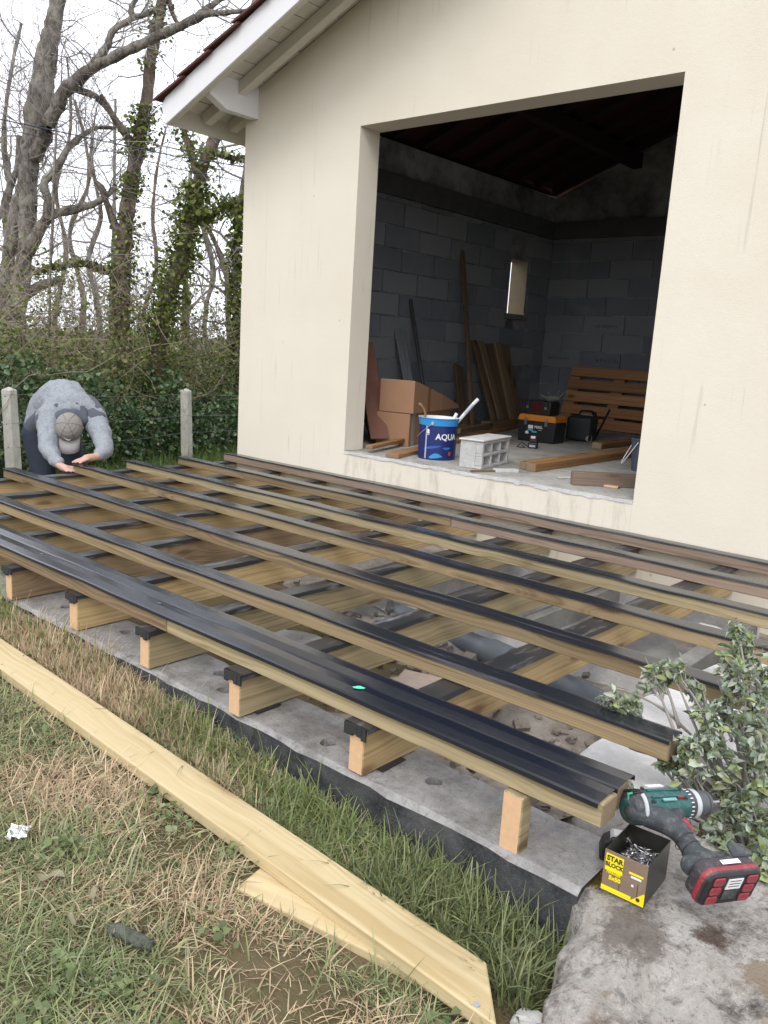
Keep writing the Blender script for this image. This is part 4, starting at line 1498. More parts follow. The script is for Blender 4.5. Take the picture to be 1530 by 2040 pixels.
# battery
bt = empty('battery', (0, 0, 0), None, None, M=T(.012, 0, -.19) @ Matrix.Diagonal((1.12, 1.14, 1, 1)))
bt.parent = dr
bp = [(-.05, -.036), (.048, -.036), (.060, -.026), (.060, .026), (.048, .036), (-.05, .036), (-.062, .024), (-.062, -.024)]
MB().prism(bp, -.028, .014).build('pack', plain('dark_battery', (.035, .030, .036), .45, dust=.22), bt, bevel=.006, segs=3)
MB().prism([(x * 1.03, y * 1.04) for x, y in bp], -.024, -.010).build('red_shell', red, bt, bevel=.005, segs=2)
MB().prism([(x * .97, y * .95) for x, y in bp], -.0315, -.024).build('bottom_plate', M['black'], bt, bevel=.003)
bump_me = MB().prism([(-.010, -.0085), (.010, -.0085), (.012, 0), (.010, .0085), (-.010, .0085), (-.012, 0)], -.0355, -.030).mesh('red_pad', red)
for sx_ in (-1, 1):
    for k in range(3):
        o = link('red_pad', bump_me, bt, T(sx_ * .036, (k - 1) * .0205, 0).translation, None, .003, 2)
MB().box(-.016, .016, -.024, -.002, -.0336, -.0318).build('white_label', M['white'], bt)
MB().box(-.016, .016, .001, .022, -.0334, -.0318).build('black_plate', dgrey, bt, bevel=.001)
for k in range(3):
    MB().box(-.012, .012, -.021 + k * .006, -.0195 + k * .006, -.0340, -.0335).build('small_print', dgrey, bt)
MB().box(-.02, .02, -.0385, -.0375, -.010, .0).build('side_label', M['white'], bt)
MB().prism([(-.02, .0), (.03, .0), (.025, .012), (.012, .034), (-.01, .034), (-.018, .012)], -.045, -.037, axis='Y').build('belt_hook', dgrey, dr, M=T(.05, 0, -.185), bevel=.002)
gt = MB().tube([(0, 0, 0), (.006, -.004, .012), (.004, -.004, .024), (.012, 0, .028)], .003, 6).build('green_tie', plain('green_twine', (.05, .32, .2), .6), M=T(4.692, -2.70, -.03))
tag(gt, 'scrap of green twine at the right end of the front beam', 'twine')

# ================================================================== the worker bending over the joists
def mat_jumper():
    t = NT('heather_fabric')
    P = t.coord()
    n = t.noise(P, 130, 3, .8)
    n2 = t.noise(P, 60, 3, .6)
    c = t.ramp(t.math('ADD', t.math('MULTIPLY', n, .6), t.math('MULTIPLY', n2, .4)), [(.40, (.22, .24, .265)), (.5, (.27, .29, .32)), (.60, (.32, .34, .37))])
    t.col(c)
    t.rough(.95)
    t.b.inputs['Specular IOR Level'].default_value = .15
    t.bump(n2, .35, .01)
    return t.m


skin = plain('skin', (.52, .31, .24), .55, var=.1, scale=40)
jersey = mat_jumper()
greycloth = plain('dark_grey_yoke', (.085, .095, .12), .9, var=.15)
denim = plain('dark_denim', (.018, .025, .042), .9, var=.3, scale=20)
capm = plain('taupe_cap', (.25, .23, .21), .9, var=.1, scale=20)
PEL, MID, CHE, NEK, HEA = (-1.01, -1.13, .20), (-.82, -1.115, .375), (-.60, -1.155, .345), (-.49, -1.21, .30), (-.405, -1.265, .225)
SHR, SHL = (-.60, -1.31, .285), (-.465, -1.035, .30)
ELR, WRR = (-.42, -1.425, .075), (-.20, -1.452, -.022)
ELL, WRL = (-.175, -1.105, .085), (-.058, -1.245, .045)
chains = [[(*PEL, .135), (*MID, .14), (*CHE, .13), (*NEK, .062), (*HEA, .085)], [(*CHE, .11), (*SHR, .062), (*ELR, .043), (*WRR, .027)], [(*CHE, .11), (*SHL, .062), (*ELL, .043), (*WRL, .027)],
          [(*PEL, .12), (-1.0, -1.21, .10, .10), (-.86, -1.23, -.22, .065), (-.99, -1.22, -.60, .045), (-.86, -1.23, -.645, .035)], [(*PEL, .12), (-.93, -1.04, .13, .10), (-.70, -1.04, -.2, .065), (-.85, -1.06, -.60, .045), (-.72, -1.06, -.645, .035)],
          # left hand flat on the joist end, four fingers and thumb
          [(*WRL, .026), (-.050, -1.30, .043, .030), (-.046, -1.335, .043, .026)], [(-.064, -1.335, .040, .014), (-.080, -1.385, .028, .0095), (-.085, -1.412, .016, .0082)],
          [(-.050, -1.34, .042, .014), (-.055, -1.398, .032, .0098), (-.058, -1.432, .016, .0085)], [(-.036, -1.338, .042, .014), (-.032, -1.395, .032, .0095), (-.034, -1.425, .017, .0083)],
          [(-.022, -1.33, .040, .013), (-.010, -1.375, .028, .0088), (-.010, -1.40, .016, .008)], [(-.068, -1.29, .036, .016), (-.098, -1.325, .022, .011), (-.102, -1.355, .012, .009)],
          # right hand under the joist end
          [(*WRR, .026), (-.150, -1.445, -.035, .029), (-.125, -1.438, -.037, .025)], [(-.125, -1.420, -.036, .013), (-.088, -1.398, -.042, .0095), (-.066, -1.392, -.048, .008)],
          [(-.120, -1.435, -.036, .013), (-.078, -1.422, -.042, .0098), (-.052, -1.416, -.048, .008)], [(-.122, -1.45, -.036, .013), (-.080, -1.445, -.042, .0095), (-.056, -1.44, -.048, .008)],
          [(-.126, -1.462, -.036, .012), (-.092, -1.466, -.044, .0088), (-.072, -1.464, -.048, .0075)], [(-.155, -1.42, -.03, .015), (-.13, -1.392, -.03, .011), (-.106, -1.38, -.036, .009)]]
FH = Vector((.30, -.25, -.92)).normalized()
UH = Vector((.74, -.50, .38))
UH = (UH - FH * UH.dot(FH)).normalized()
RH = FH.cross(UH)
HM = frame(HEA, RH, FH, UH)
nose = HM @ Vector((0, .105, -.03))
chains.append([tuple(HM @ Vector((0, .085, -.01))) + (.016,), tuple(nose) + (.014,)])
for sx_ in (-1, 1):
    e0, e1 = HM @ Vector((sx_ * .085, -.005, -.015)), HM @ Vector((sx_ * .09, -.012, -.05))
    chains.append([tuple(e0) + (.018,), tuple(e1) + (.013,)])
chains.append([(*HEA, .08), tuple(HM @ Vector((0, .045, -.07))) + (.06,)])
person = blob('person', chains, .0075, skin, None, 3)
tag(person, 'man bending over the deck end in a grey jumper and taupe cap', 'person')
blob('jumper', [[(-1.05, -1.13, .10, .155), (*PEL, .165), (-.93, -1.12, .31, .172), (*MID, .172), (-.70, -1.13, .385, .172), (*CHE, .162), (-.53, -1.18, .315, .115)],
                [(-.62, -1.19, .34, .14), (*SHR, .096), (-.515, -1.365, .18, .080), (*ELR, .066), (-.31, -1.44, .022, .056), (*(Vector(WRR) * .88 + Vector(ELR) * .12),.043)],
                [(-.56, -1.12, .345, .14), (*SHL, .096), (-.325, -1.06, .19, .080), (*ELL, .068), (-.125, -1.16, .062, .056), (*(Vector(WRL) * .85 + Vector(ELL) * .15), .041)]],
     .012, jersey, person, 3, None, (.085, .034))
blob('shoulder_yoke', [[(-.60, -1.03, .335, .125), (*SHL, .102), (-.42, -1.04, .27, .092)]], .012, greycloth, person, 4)
blob('shoulder_yoke', [[(-.615, -1.315, .26, .098), (-.585, -1.335, .235, .094)]], .012, greycloth, person, 4)
blob('side_panel', [[(-1.04, -1.225, .10, .088), (-.96, -1.225, .18, .09), (-.86, -1.225, .25, .08)]], .012, greycloth, person, 4)
blob('hair', [[tuple(HM @ Vector((0, -.05, -.03))) + (.072,), tuple(HM @ Vector((0, -.07, -.075))) + (.05,)]], .008, plain('dark_hair', (.03, .025, .022), .8), person, 3)
ring = []
for k in range(13):
    a = R(-150 + 300 * k / 12)
    p = Vector(NEK) + Vector((-.01, 0, .01)) + RH * (.115 * math.sin(a)) - FH * (.095 * math.cos(a) - .015) + UH * .012
    ring.append((*p, .032 + .012 * math.cos(a)))
ring += []
nape = [tuple(Vector(HEA) - FH * (.118 - .045 * abs(q)) + RH * (.10 * q) - UH * (.02 + .03 * abs(q))) + (.050 - .012 * abs(q),) for q in (-1, -.6, -.2, .2, .6, 1.05)]
blob('hood', [ring, nape], .009, greycloth, person, 4)
ring2 = []
for k in range(9):
    a = R(35 + 110 * k / 8)
    p = Vector(NEK) + RH * (.135 * math.sin(a)) - FH * (.10 * math.cos(a) - .01) + UH * .012
    ring2.append((*p, .022))
blob('hood_lining', [ring2], .008, jersey, person, 3)
blob('trousers', [[(*PEL, .150), (-1.0, -1.215, .10, .118), (-.86, -1.235, -.22, .088), (-.98, -1.225, -.58, .072)], [(*PEL, .150), (-.93, -1.03, .13, .118), (-.70, -1.03, -.2, .088), (-.84, -1.06, -.58, .072)]], .014, denim, person, 4, None, (.14, .02))
for yy, xx in ((-1.23, -.91), (-1.06, -.77)):
    blob('boot', [[(xx - .06, yy, -.605, .048), (xx + .02, yy, -.62, .042), (xx + .11, yy, -.628, .036)]], .01, M['black_matt'], person, 3)
# cap: dome, brim, button and a small pale mark
cp = MB()
cp.lathe([(.0, .101), (.03, .098), (.055, .087), (.078, .066), (.092, .036), (.098, .004), (.098, -.012), (.093, -.012)], 30, M=HM @ Matrix.Scale(1.10, 4, (0, 1, 0)) @ Matrix.Translation((0, 0, .0)))
cp.build('cap', capm, person, auto=True)
for a in (0, 60, 120, 180, 240, 300):
    ln_ = [HM @ Vector((math.cos(R(a)) * q, 1.10 * math.sin(R(a)) * q, z_ + .0008)) for q, z_ in ((.0, .101), (.03, .098), (.055, .087), (.078, .066), (.092, .036), (.098, .004))]
    MB().tube(ln_, .0014, 5).build('cap_seam', greycloth, person)
MB().lathe([(0, .107), (.007, .105), (.009, .101)], 12, M=HM).build('cap_button', capm, person)
br = MB()
nb = 14
vs, fs = [], []
for i in range(nb + 1):
    t = -1 + 2 * i / nb
    a = t * R(62)
    for rr_, dz_ in ((0, 0), (.5, -.004), (1, -.014)):
        yb = .106 * math.cos(a) * (1 - rr_) + rr_ * (.106 + .098 * math.cos(t * 1.1) ** .5 * (1 - .25 * t * t))
        xb = .094 * math.sin(a) * (1 - rr_) + rr_ * .082 * math.sin(t * 1.45)
        vs.append(HM @ Vector((xb, yb, -.008 + dz_ - .030 * t * t)))
for i in range(nb):
    for k in range(2):
        a = i * 3 + k
        fs.append((a, a + 3, a + 4, a + 1))
br.add(vs, fs)
bo_ = br.build('cap_brim', plain('pale_brim', (.33, .31, .315), .9, var=.06), person, smooth=True)
sd_ = bo_.modifiers.new('solid', 'SOLIDIFY')
sd_.thickness = .004
MB().tube([HM @ Vector(q) for q in [(-.022, .102, .030), (-.012, .1075, .021), (.004, .106, .025), (.026, .097, .042)]], [.001, .0035, .003, .001], 6).build('cap_mark', M['white'], person)

# ================================================================== fence: two concrete posts and wires
PA, PB = Vector((-2.44, -.745, 0)), Vector((-3.24, 1.83, 0))
fe = empty('wire_fence', (PA.x, PA.y, -.6), 'wire fence on pale concrete posts in front of the ivy hedge', 'fence')
def post(P, ztop):
    h = MB()
    s, zt, zb = .056, ztop, -.75
    vs = [(-s, -s, zb), (s, -s, zb), (s, s, zb), (-s, s, zb), (-s * .9, -s * .9, zt - .03), (s * .9, -s * .9, zt - .03), (s * .9, s * .9, zt - .03), (-s * .9, s * .9, zt - .03), (0, 0, zt)]
    h.add(vs, [(0, 1, 5, 4), (1, 2, 6, 5), (2, 3, 7, 6), (3, 0, 4, 7), (4, 5, 8), (5, 6, 8), (6, 7, 8), (7, 4, 8)])
    o = h.build('post', M['fence_concrete'], fe, loc=(P.x - PA.x, P.y - PA.y, .6), bevel=.006)
    o.rotation_euler = (R(1), R(-1.2), R(22))
    for z in (.28, .02, -.2):
        MB().lathe([(0, 0), (.007, 0)], 8).build('hole', hm, o, M=T(0, -s * .955, z, 0, 0, R(90)))
post(PA, .37)
post(PB, .30)
dirf = (PB - PA).normalized()
for z0, z1 in ((.30, .235), (-.20, -.24), (.03, -.03)):
    pts = []
    for k in range(-6, 17):
        t = k / 8
        p = PA + (PB - PA) * t
        pts.append((p.x - PA.x + .06, p.y - PA.y, z0 + (z1 - z0) * t - .03 * math.sin(math.pi * (t % 1)) + .6 + .004 * math.sin(k * 2)))
    MB().tube(pts, .0016, 5).build('wire', M['wire'], fe)

# ================================================================== trees
def bark_tube(b, sk, n=9, rough=.10, seed=0, sub=3):
    """skeleton of (x,y,z,r): refined, knobbly tube"""
    r = random.Random(seed)
    P = [Vector(s[:3]) for s in sk]
    Q, Rr = [], []
    for i in range(len(P) - 1):
        p0, p1, p2, p3 = P[max(i - 1, 0)], P[i], P[i + 1], P[min(i + 2, len(P) - 1)]
        for k in range(sub):
            t = k / sub
            v = .5 * ((2 * p1) + (p2 - p0) * t + (2 * p0 - 5 * p1 + 4 * p2 - p3) * t * t + (3 * p1 - p0 - 3 * p2 + p3) * t ** 3)
            rr_ = sk[i][3] + (sk[i + 1][3] - sk[i][3]) * t
            Q.append(v + Vector((r.uniform(-1, 1), r.uniform(-1, 1), r.uniform(-1, 1))) * rr_ * rough)
            Rr.append(rr_ * r.uniform(1 - rough, 1 + rough * 1.3))
    Q.append(P[-1])
    Rr.append(sk[-1][3])
    b.tube(Q, Rr, n)
    return Q, Rr


def grow(b, start, d, L, rad, r, level, out, bias=.25, minr=.0035, kink=.35):
    """a crooked branch with side shoots"""
    n = max(3, int(L / .16))
    pts, rr_ = [start.copy()], [rad]
    p = start.copy()
    d = d.normalized()
    for i in range(n):
        d = (d + Vector((r.gauss(0, kink), r.gauss(0, kink), r.gauss(0, kink) + bias * .4)) * .55).normalized()
        p = p + d * (L / n)
        pts.append(p.copy())
        rr_.append(max(minr, rad * (1 - .75 * (i + 1) / n)))
        if level > 0 and i > 0 and r.random() < (.85 if level > 1 else .62):
            a = Vector((r.gauss(0, 1), r.gauss(0, 1), r.gauss(0, .8) + .35)).normalized()
            cd = (d * .55 + a * .8).normalized()
            grow(b, p, cd, L * r.uniform(.38, .62), max(minr, rr_[-1] * .62), r, level - 1, out, bias, minr, kink)
    b.tube(pts, rr_, 3 if rad < .012 else 5, cap=False)
    out.append((pts, rr_))


def leaves(name, centres, size, colours, mat, seed, up=.35, fold=.25, shape='ivy', spread_n=None):
    """leaf blades round given points; each is a folded four or six cornered blade with its own tint"""
    r = np.random.default_rng(seed)
    C = np.asarray(centres, float)
    n = len(C)
    nrm = r.normal(size=(n, 3))
    nrm[:, 2] = np.abs(nrm[:, 2]) + up
    if spread_n is not None:
        nrm += np.asarray(spread_n)
    nrm /= np.linalg.norm(nrm, axis=1, keepdims=True)
    a = np.cross(nrm, r.normal(size=(n, 3)))
    a /= np.linalg.norm(a, axis=1, keepdims=True) + 1e-9
    bb = np.cross(nrm, a)
    s = size * r.uniform(.40, 1.35, (n, 1))
    wd = .42 if shape == 'ivy' else .27
    f = fold * s
    pts = [C - a * s * .5, C - a * s * .15 + bb * s * wd + nrm * f * .5, C + a * s * .2 + bb * s * wd * .75 + nrm * f * .4, C + a * s * .6 - nrm * f * .2,
           C + a * s * .2 - bb * s * wd * .75 + nrm * f * .4, C - a * s * .15 - bb * s * wd + nrm * f * .5]
    V = np.stack(pts, 1).reshape(-1, 3)
    i0 = np.arange(n)[:, None] * 6
    F = np.concatenate([i0 + np.array([[0, 1, 2, 3]]), i0 + np.array([[0, 3, 4, 5]])], 0)
    cols = np.asarray(colours)
    k = r.integers(0, len(cols), n)
    c = cols[k] * r.uniform(.7, 1.3, (n, 1)) * r.uniform(.93, 1.07, (n, 3))
    return col_mesh(name, V, F, np.repeat(np.clip(c, 0, 1), 6, 0), mat)


IVY = [(.11, .15, .035), (.15, .20, .04), (.20, .24, .06), (.085, .115, .03), (.26, .28, .10)]
IVYD = [(.065, .13, .055), (.09, .165, .065), (.045, .095, .04), (.13, .20, .08), (.18, .23, .12)]
BRAM = [(.18, .21, .07), (.23, .25, .09), (.14, .185, .055), (.26, .24, .13), (.19, .18, .09)]


def sk_ivy(Q, Rr, zlo, zhi, dens, rad, r):
    out = []
    for i in range(len(Q) - 1):
        p, q = Q[i], Q[i + 1]
        if not (zlo < p.z < zhi):
            continue
        for k in range(int(2.1 * dens * (q - p).length)):
            t = r.random()
            a = r.uniform(0, 6.28)
            s = Rr[i] * .9 + abs(r.gauss(0, rad))
            out.append(p.lerp(q, t) + Vector((math.cos(a) * s, math.sin(a) * s, r.uniform(-.05, .05))))
    return out


T1 = dict(
 base=[(-5.97,.9,-.7,.21),(-5.96,.94,.45,.19),(-5.94,.97,.99,.179)],
 A=[(-5.94,.97,.99,.149),(-5.88,1.1,1.78,.127),(-5.85,1.16,2.43,.128),(-5.85,1.16,2.87,.136),(-5.83,1.21,3.25,.159),(-5.79,1.29,3.7,.175),(-5.75,1.36,4.13,.154),(-5.72,1.42,4.53,.132),(-5.69,1.48,4.81,.117),(-5.65,1.55,5.3,.11),(-5.59,1.66,6.3,.08)],
 B=[(-6.05,1.0,.7,.129),(-6.15,.99,1.51,.106),(-6.13,1.05,2.04,.106),(-6.09,1.12,2.44,.099),(-6.05,1.21,2.77,.107),(-5.95,1.25,3.22,.10)],
 C=[(-5.72,1.21,3.1,.104),(-5.45,1.24,3.4,.096),(-5.29,1.28,3.69,.088),(-5.11,1.34,3.89,.088),(-4.91,1.43,4.03,.073),(-4.72,1.52,4.14,.072),(-4.47,1.69,4.27,.064),(-4.18,1.92,4.45,.064),(-3.91,2.09,4.58,.057),(-3.67,2.22,4.69,.056),(-3.49,2.25,4.71,.042),(-3.26,2.33,4.7,.034),(-3.02,2.44,4.71,.027)],
 C2=[(-3.7,2.21,4.68,.049),(-3.61,2.34,4.82,.042),(-3.48,2.5,4.98,.035),(-3.3,2.73,5.14,.029)],
 D=[(-5.04,1.45,3.95,.059),(-4.97,1.7,4.33,.052),(-4.94,1.79,4.48,.052),(-4.9,1.85,4.66,.045),(-4.79,2.04,4.83,.045),(-4.69,2.18,4.91,.038),(-4.57,2.36,5.02,.03)],
 E=[(-4.79,2.04,4.83,.038),(-4.79,2.04,4.96,.038),(-4.74,2.1,5.09,.03),(-4.66,2.23,5.26,.023)],
 F=[(-5.8,1.1,1.9,.096),(-5.6,1.22,2.24,.081),(-5.54,1.34,2.4,.066),(-5.37,1.64,2.51,.052),(-5.25,1.86,2.65,.044),(-5.15,2.01,2.81,.037)],
 G=[(-5.54,1.25,2.3,.066),(-5.47,1.24,2.55,.059),(-5.49,1.2,2.76,.051),(-5.42,1.34,2.96,.052),(-5.34,1.49,3.26,.044),(-5.2,1.73,3.5,.03),(-5.06,1.97,3.55,.022)],
 H=[(-5.12,1.36,3.9,.052),(-5.02,1.66,3.85,.044),(-4.92,1.83,3.68,.037),(-4.81,2.0,3.44,.037)],
 I=[(-6.2,1.1,1.9,.07),(-6.43,1.12,2.46,.062),(-6.39,1.2,2.83,.055),(-6.35,1.28,3.06,.047),(-6.34,1.3,3.45,.039)],
 J=[(-6.02,1.03,1.25,.105),(-5.94,1.2,1.4,.09),(-5.84,1.4,1.52,.068),(-5.73,1.6,1.57,.053)])
T2 = dict(
 A=[(-4.79,2.04,-.7,.13),(-4.81,1.99,.27,.122),(-4.85,1.93,1.01,.114),(-4.85,1.93,1.6,.115),(-4.83,1.96,2.12,.101),(-4.81,2.0,2.57,.094),(-4.77,2.07,3.08,.087),(-4.74,2.11,3.39,.08),(-4.68,2.19,3.89,.074),(-4.66,2.23,4.32,.074),(-4.62,2.29,4.74,.068),(-4.56,2.38,5.29,.068),(-4.49,2.48,5.99,.054)],
 B=[(-4.83,1.97,2.12,.065),(-4.91,1.84,2.36,.05),(-4.97,1.73,2.72,.043),(-5.02,1.65,2.83,.029)],
 C=[(-4.83,1.97,1.77,.065),(-4.94,1.78,1.71,.057),(-5.09,1.54,1.79,.05),(-5.23,1.27,1.73,.043),(-5.4,.94,1.6,.036)],
 D=[(-4.77,2.07,3.08,.058),(-4.79,2.04,3.32,.051),(-4.89,1.87,3.6,.044),(-4.98,1.71,3.87,.037)],
 E=[(-4.56,2.38,5.23,.046),(-4.5,2.46,4.95,.03),(-4.43,2.57,4.79,.023)])
T3 = dict(
 A=[(-3.78,1.74,-.66,.099),(-3.77,1.76,.34,.092),(-3.74,1.8,1.03,.092),(-3.68,1.9,1.53,.092),(-3.61,2.0,1.9,.086),(-3.55,2.07,2.27,.079),(-3.51,2.13,2.63,.08),(-3.46,2.19,2.99,.073),(-3.38,2.3,3.32,.067),(-3.3,2.41,3.76,.061),(-3.21,2.53,4.28,.055),(-3.1,2.65,4.91,.042)],
 B=[(-3.49,2.16,2.87,.053),(-3.54,2.1,3.03,.047),(-3.58,2.04,3.23,.04),(-3.62,1.98,3.5,.034),(-3.66,1.92,3.8,.027)],
 C=[(-3.43,2.24,3.14,.04),(-3.32,2.38,3.13,.033),(-3.17,2.57,3.1,.027),(-3.03,2.74,3.08,.027)],
 D=[(-3.55,2.08,2.33,.053),(-3.4,2.28,2.44,.046),(-3.25,2.47,2.58,.033),(-3.14,2.61,2.63,.027)])
GT = 'trees behind the wire fence'


def big_tree(name, S, bark, label, seed, twig_n, ivy=None, trunk_keys=('A',)):
    r = random.Random(seed)
    base = S[trunk_keys[0]][0]
    t = empty(name, base[:3], label, 'tree', GT)
    off = Vector(base[:3])
    loc = lambda sk: [(x - off.x, y - off.y, z - off.z, q) for x, y, z, q in sk]
    trunk = MB()
    allq = {}
    for i, k in enumerate(trunk_keys):
        allq[k] = bark_tube(trunk, loc(S[k]), 12, .09, seed + i, 5)
    trunk.build('trunk', bark, t, smooth=True)
    for i, k in enumerate([k for k in S if k not in trunk_keys]):
        b_ = MB()
        allq[k] = bark_tube(b_, loc(S[k]), 8, .13, seed + 20 + i, 4)
        b_.build('branch', bark, t, smooth=True)
    tw = MB()
    out = []
    for k, (Q, Rr) in allq.items():
        for i in range(2, len(Q)):
            if Q[i].z + off.z < 1.3:
                continue
            if r.random() < twig_n:
                a = Vector((r.gauss(0, 1), r.gauss(0, 1), r.gauss(0, .7) + .45)).normalized()
                grow(tw, Q[i], a, r.uniform(.5, 1.4), min(.011, Rr[i] * .32), r, 2, out, minr=.0028, kink=.5)
    tag(tw.build('twigs', M['twig'], t), kind='stuff')
    if ivy:
        pts = []
        for k, zlo, zhi, dens, rad in ivy:
            pts += sk_ivy(*allq[k], zlo - off.z, zhi - off.z, dens, rad, r)
        link('ivy', leaves('ivy', pts, .052, IVY, M['leaf'], seed), t)
    return t


T1 = {k: [(x, y, z, q * (.86 if k in ('base', 'A', 'B') else .92)) for x, y, z, q in v] for k, v in T1.items()}
big_tree('bare_tree', T1, M['bark_grey'], 'big bare grey tree at the left with a long limb arching to the right', 11, .62, None, ('base', 'A', 'B'))
big_tree('ivy_tree', T2, M['bark_brown'], 'slim upright tree with patches of ivy in the middle of the gap', 12, .34,
         [('A', .2, 2.45, 300, .07), ('A', 2.6, 2.95, 500, .07), ('A', 3.2, 3.75, 500, .09), ('C', .9, 2.2, 200, .09), ('A', 4.2, 5.0, 120, .08)])
big_tree('ivy_tree', T3, M['bark_brown'], 'leaning tree thickly wrapped in bright ivy next to the house corner', 13, .34,
         [('A', .9, 2.75, 760, .115), ('A', .1, .9, 300, .08), ('D', 2, 3, 620, .15), ('A', 2.7, 3.1, 200, .07), ('B', 2.9, 4, 160, .09), ('C', 3, 3.5, 160, .1)])
thin = [
 [(-9.36,4.13,-.7,.061),(-9.35,4.15,1.09,.061),(-9.36,4.14,2.19,.061),(-9.33,4.18,3.01,.051),(-9.36,4.13,3.88,.041),(-9.34,4.18,4.57,.031)],
 [(-10.48,6.12,-.7,.068),(-10.5,6.09,1.18,.068),(-10.45,6.16,2.24,.057),(-10.47,6.13,3.36,.046),(-10.38,6.27,4.38,.035),(-10.35,6.31,5.17,.023)],
 [(-7.29,5.43,-.7,.057),(-7.36,5.33,1.13,.057),(-7.44,5.23,2.11,.057),(-7.46,5.2,2.89,.048),(-7.52,5.12,3.65,.039),(-7.5,5.15,4.33,.029)],
 [(-5.53,4.42,-.7,.067),(-5.62,4.31,1.2,.058),(-5.68,4.23,1.98,.059),(-5.75,4.15,2.59,.042),(-5.82,4.06,3.03,.034)],
 [(-4.69,3.87,-.7,.07),(-4.75,3.8,1.19,.07),(-4.74,3.82,2.21,.062),(-4.72,3.83,3.07,.055),(-4.75,3.8,3.75,.048),(-4.71,3.85,4.44,.04)],
 [(-9.27,6.11,-.7,.097),(-9.29,6.09,1.22,.097),(-9.26,6.13,1.92,.086),(-9.25,6.14,2.81,.065),(-9.18,6.23,3.6,.043)],
 [(-8.33,1.76,-.7,.09),(-8.29,1.86,1.29,.08),(-8.29,1.86,2.22,.072),(-8.24,1.96,2.99,.063),(-8.24,1.96,3.73,.045),(-8.17,2.11,4.62,.037),(-8.15,2.16,5.48,.028)],
 [(-12.36,4.9,-.7,.084),(-12.32,4.97,1.07,.072),(-12.28,5.06,2.57,.06),(-12.29,5.04,3.8,.048),(-12.2,5.21,5.14,.037),(-12.17,5.26,6.42,.025)],
 [(-13.4,7.12,-.7,.092),(-13.46,7.02,1.65,.079),(-13.42,7.09,3.2,.066),(-13.47,7.0,4.56,.053),(-13.39,7.13,6.26,.04)],
 [(-13.03,5.76,-.7,.088),(-12.98,5.86,1.56,.075),(-13.0,5.82,3.01,.063),(-12.93,5.95,4.33,.051),(-12.95,5.92,5.9,.039)]]
TL_ = ['thin bare tree between the big grey tree and the ivy tree', 'thin pale tree far behind, right of the ivy tree', 'thin leafless tree behind the leaning ivy tree', 'slender forked tree just left of the house corner', 'slim dark tree against the house corner',
       'straight bare tree showing through between the two ivy trees', 'bare tree at the far left edge behind the big grey trunk', 'far thin bare tree behind the left of the hedge', 'farthest bare tree behind the slim ivy tree', 'far bare tree left of the slim ivy tree']
for i, S in enumerate(thin):
    r = random.Random(50 + i)
    off = Vector(S[0][:3])
    t = empty('bare_tree', S[0][:3], TL_[i], 'tree', GT)
    b_ = MB()
    Q, Rr = bark_tube(b_, [(x - off.x + .10 * math.sin(z * 1.9 + i * 2) * (z > -.5), y - off.y + .12 * math.sin(z * 2.6 + i) * (z > -.5), z - off.z, q * .8) for x, y, z, q in S], 7, .22, i, 5)
    b_.build('trunk', M['bark_grey'] if i % 2 == 0 else M['bark_brown'], t, smooth=True)
    tw = MB()
    out = []
    far = off.length > 11
    for k in range(4, len(Q)):
        for _ in range(1):
            if Q[k].z > 1.6 and r.random() < (.5 if far else .7):
                a = Vector((r.gauss(0, 1), r.gauss(0, 1), r.gauss(0, .6) + .5)).normalized()
                grow(tw, Q[k], a, r.uniform(.7, 1.7), Rr[k] * .42, r, 2, out, minr=.0042 if far else .0035, kink=.5)
    tag(tw.build('twigs', M['twig'], t), kind='stuff')
    if i == 4:
        link('ivy', leaves('ivy', sk_ivy(Q, Rr, 1, 3.6, 260, .07, r), .075, IVY, M['leaf'], 77), t)
vn = MB().tube([(-4.8, 1.02, 3.34), (-4.82, .99, 2.87), (-4.83, .96, 2.17), (-4.85, .92, 1.5), (-4.86, .9, .3)], [.012, .018, .018, .018, .014], 6).build('hanging_stem', M['bark_grey'], smooth=True)
tag(vn, 'straight dead stem hanging in front of the trees at the left', 'stem')
cbm = plain('cable_black', (.02, .03, .06), .5, bump=0)
for k, (dz_, lab) in enumerate(((0, 'upper overhead cable crossing the trees'), (-.09, 'lower thin overhead cable crossing the trees'))):
    pts = [(-3.83 - 5.5, -.43 - 11, 3.6 + dz_), (-3.83, -.43, 3.02 + dz_), (-3.48, .3, 2.97 + dz_), (-3.16, .87, 2.92 + dz_), (-2.85, 1.33, 2.87 + dz_ * 1.4), (-2.34, 2.01, 2.83 + dz_ * 1.8), (0.0, 5.5, 2.72)]
    tag(MB().tube(pts, .006 if k == 0 else .004, 5).build('overhead_cable', cbm), lab, 'cable')

# ------------------------------------------------------------------ hedge, brambles, far wood
r = np.random.default_rng(4)
fd = np.array([dirf.x, dirf.y])
fn = np.array([-dirf.y, dirf.x])             # away from the deck
if fn[0] > 0:
    fn = -fn


def strip(n, u0, u1, d0, d1, z0, z1, zpow=1.0):
    u = r.uniform(u0, u1, n)
    d = d0 + (d1 - d0) * r.random(n) ** 1.4
    hump = .75 + .25 * np.sin(u * 2.1) * np.sin(u * .9 + 1) + .15 * np.sin(u * 5.3)
    z = z0 + (z1 - z0) * hump * r.random(n) ** zpow
    return np.stack([PA.x + fd[0] * u + fn[0] * d, PA.y + fd[1] * u + fn[1] * d, z], 1)


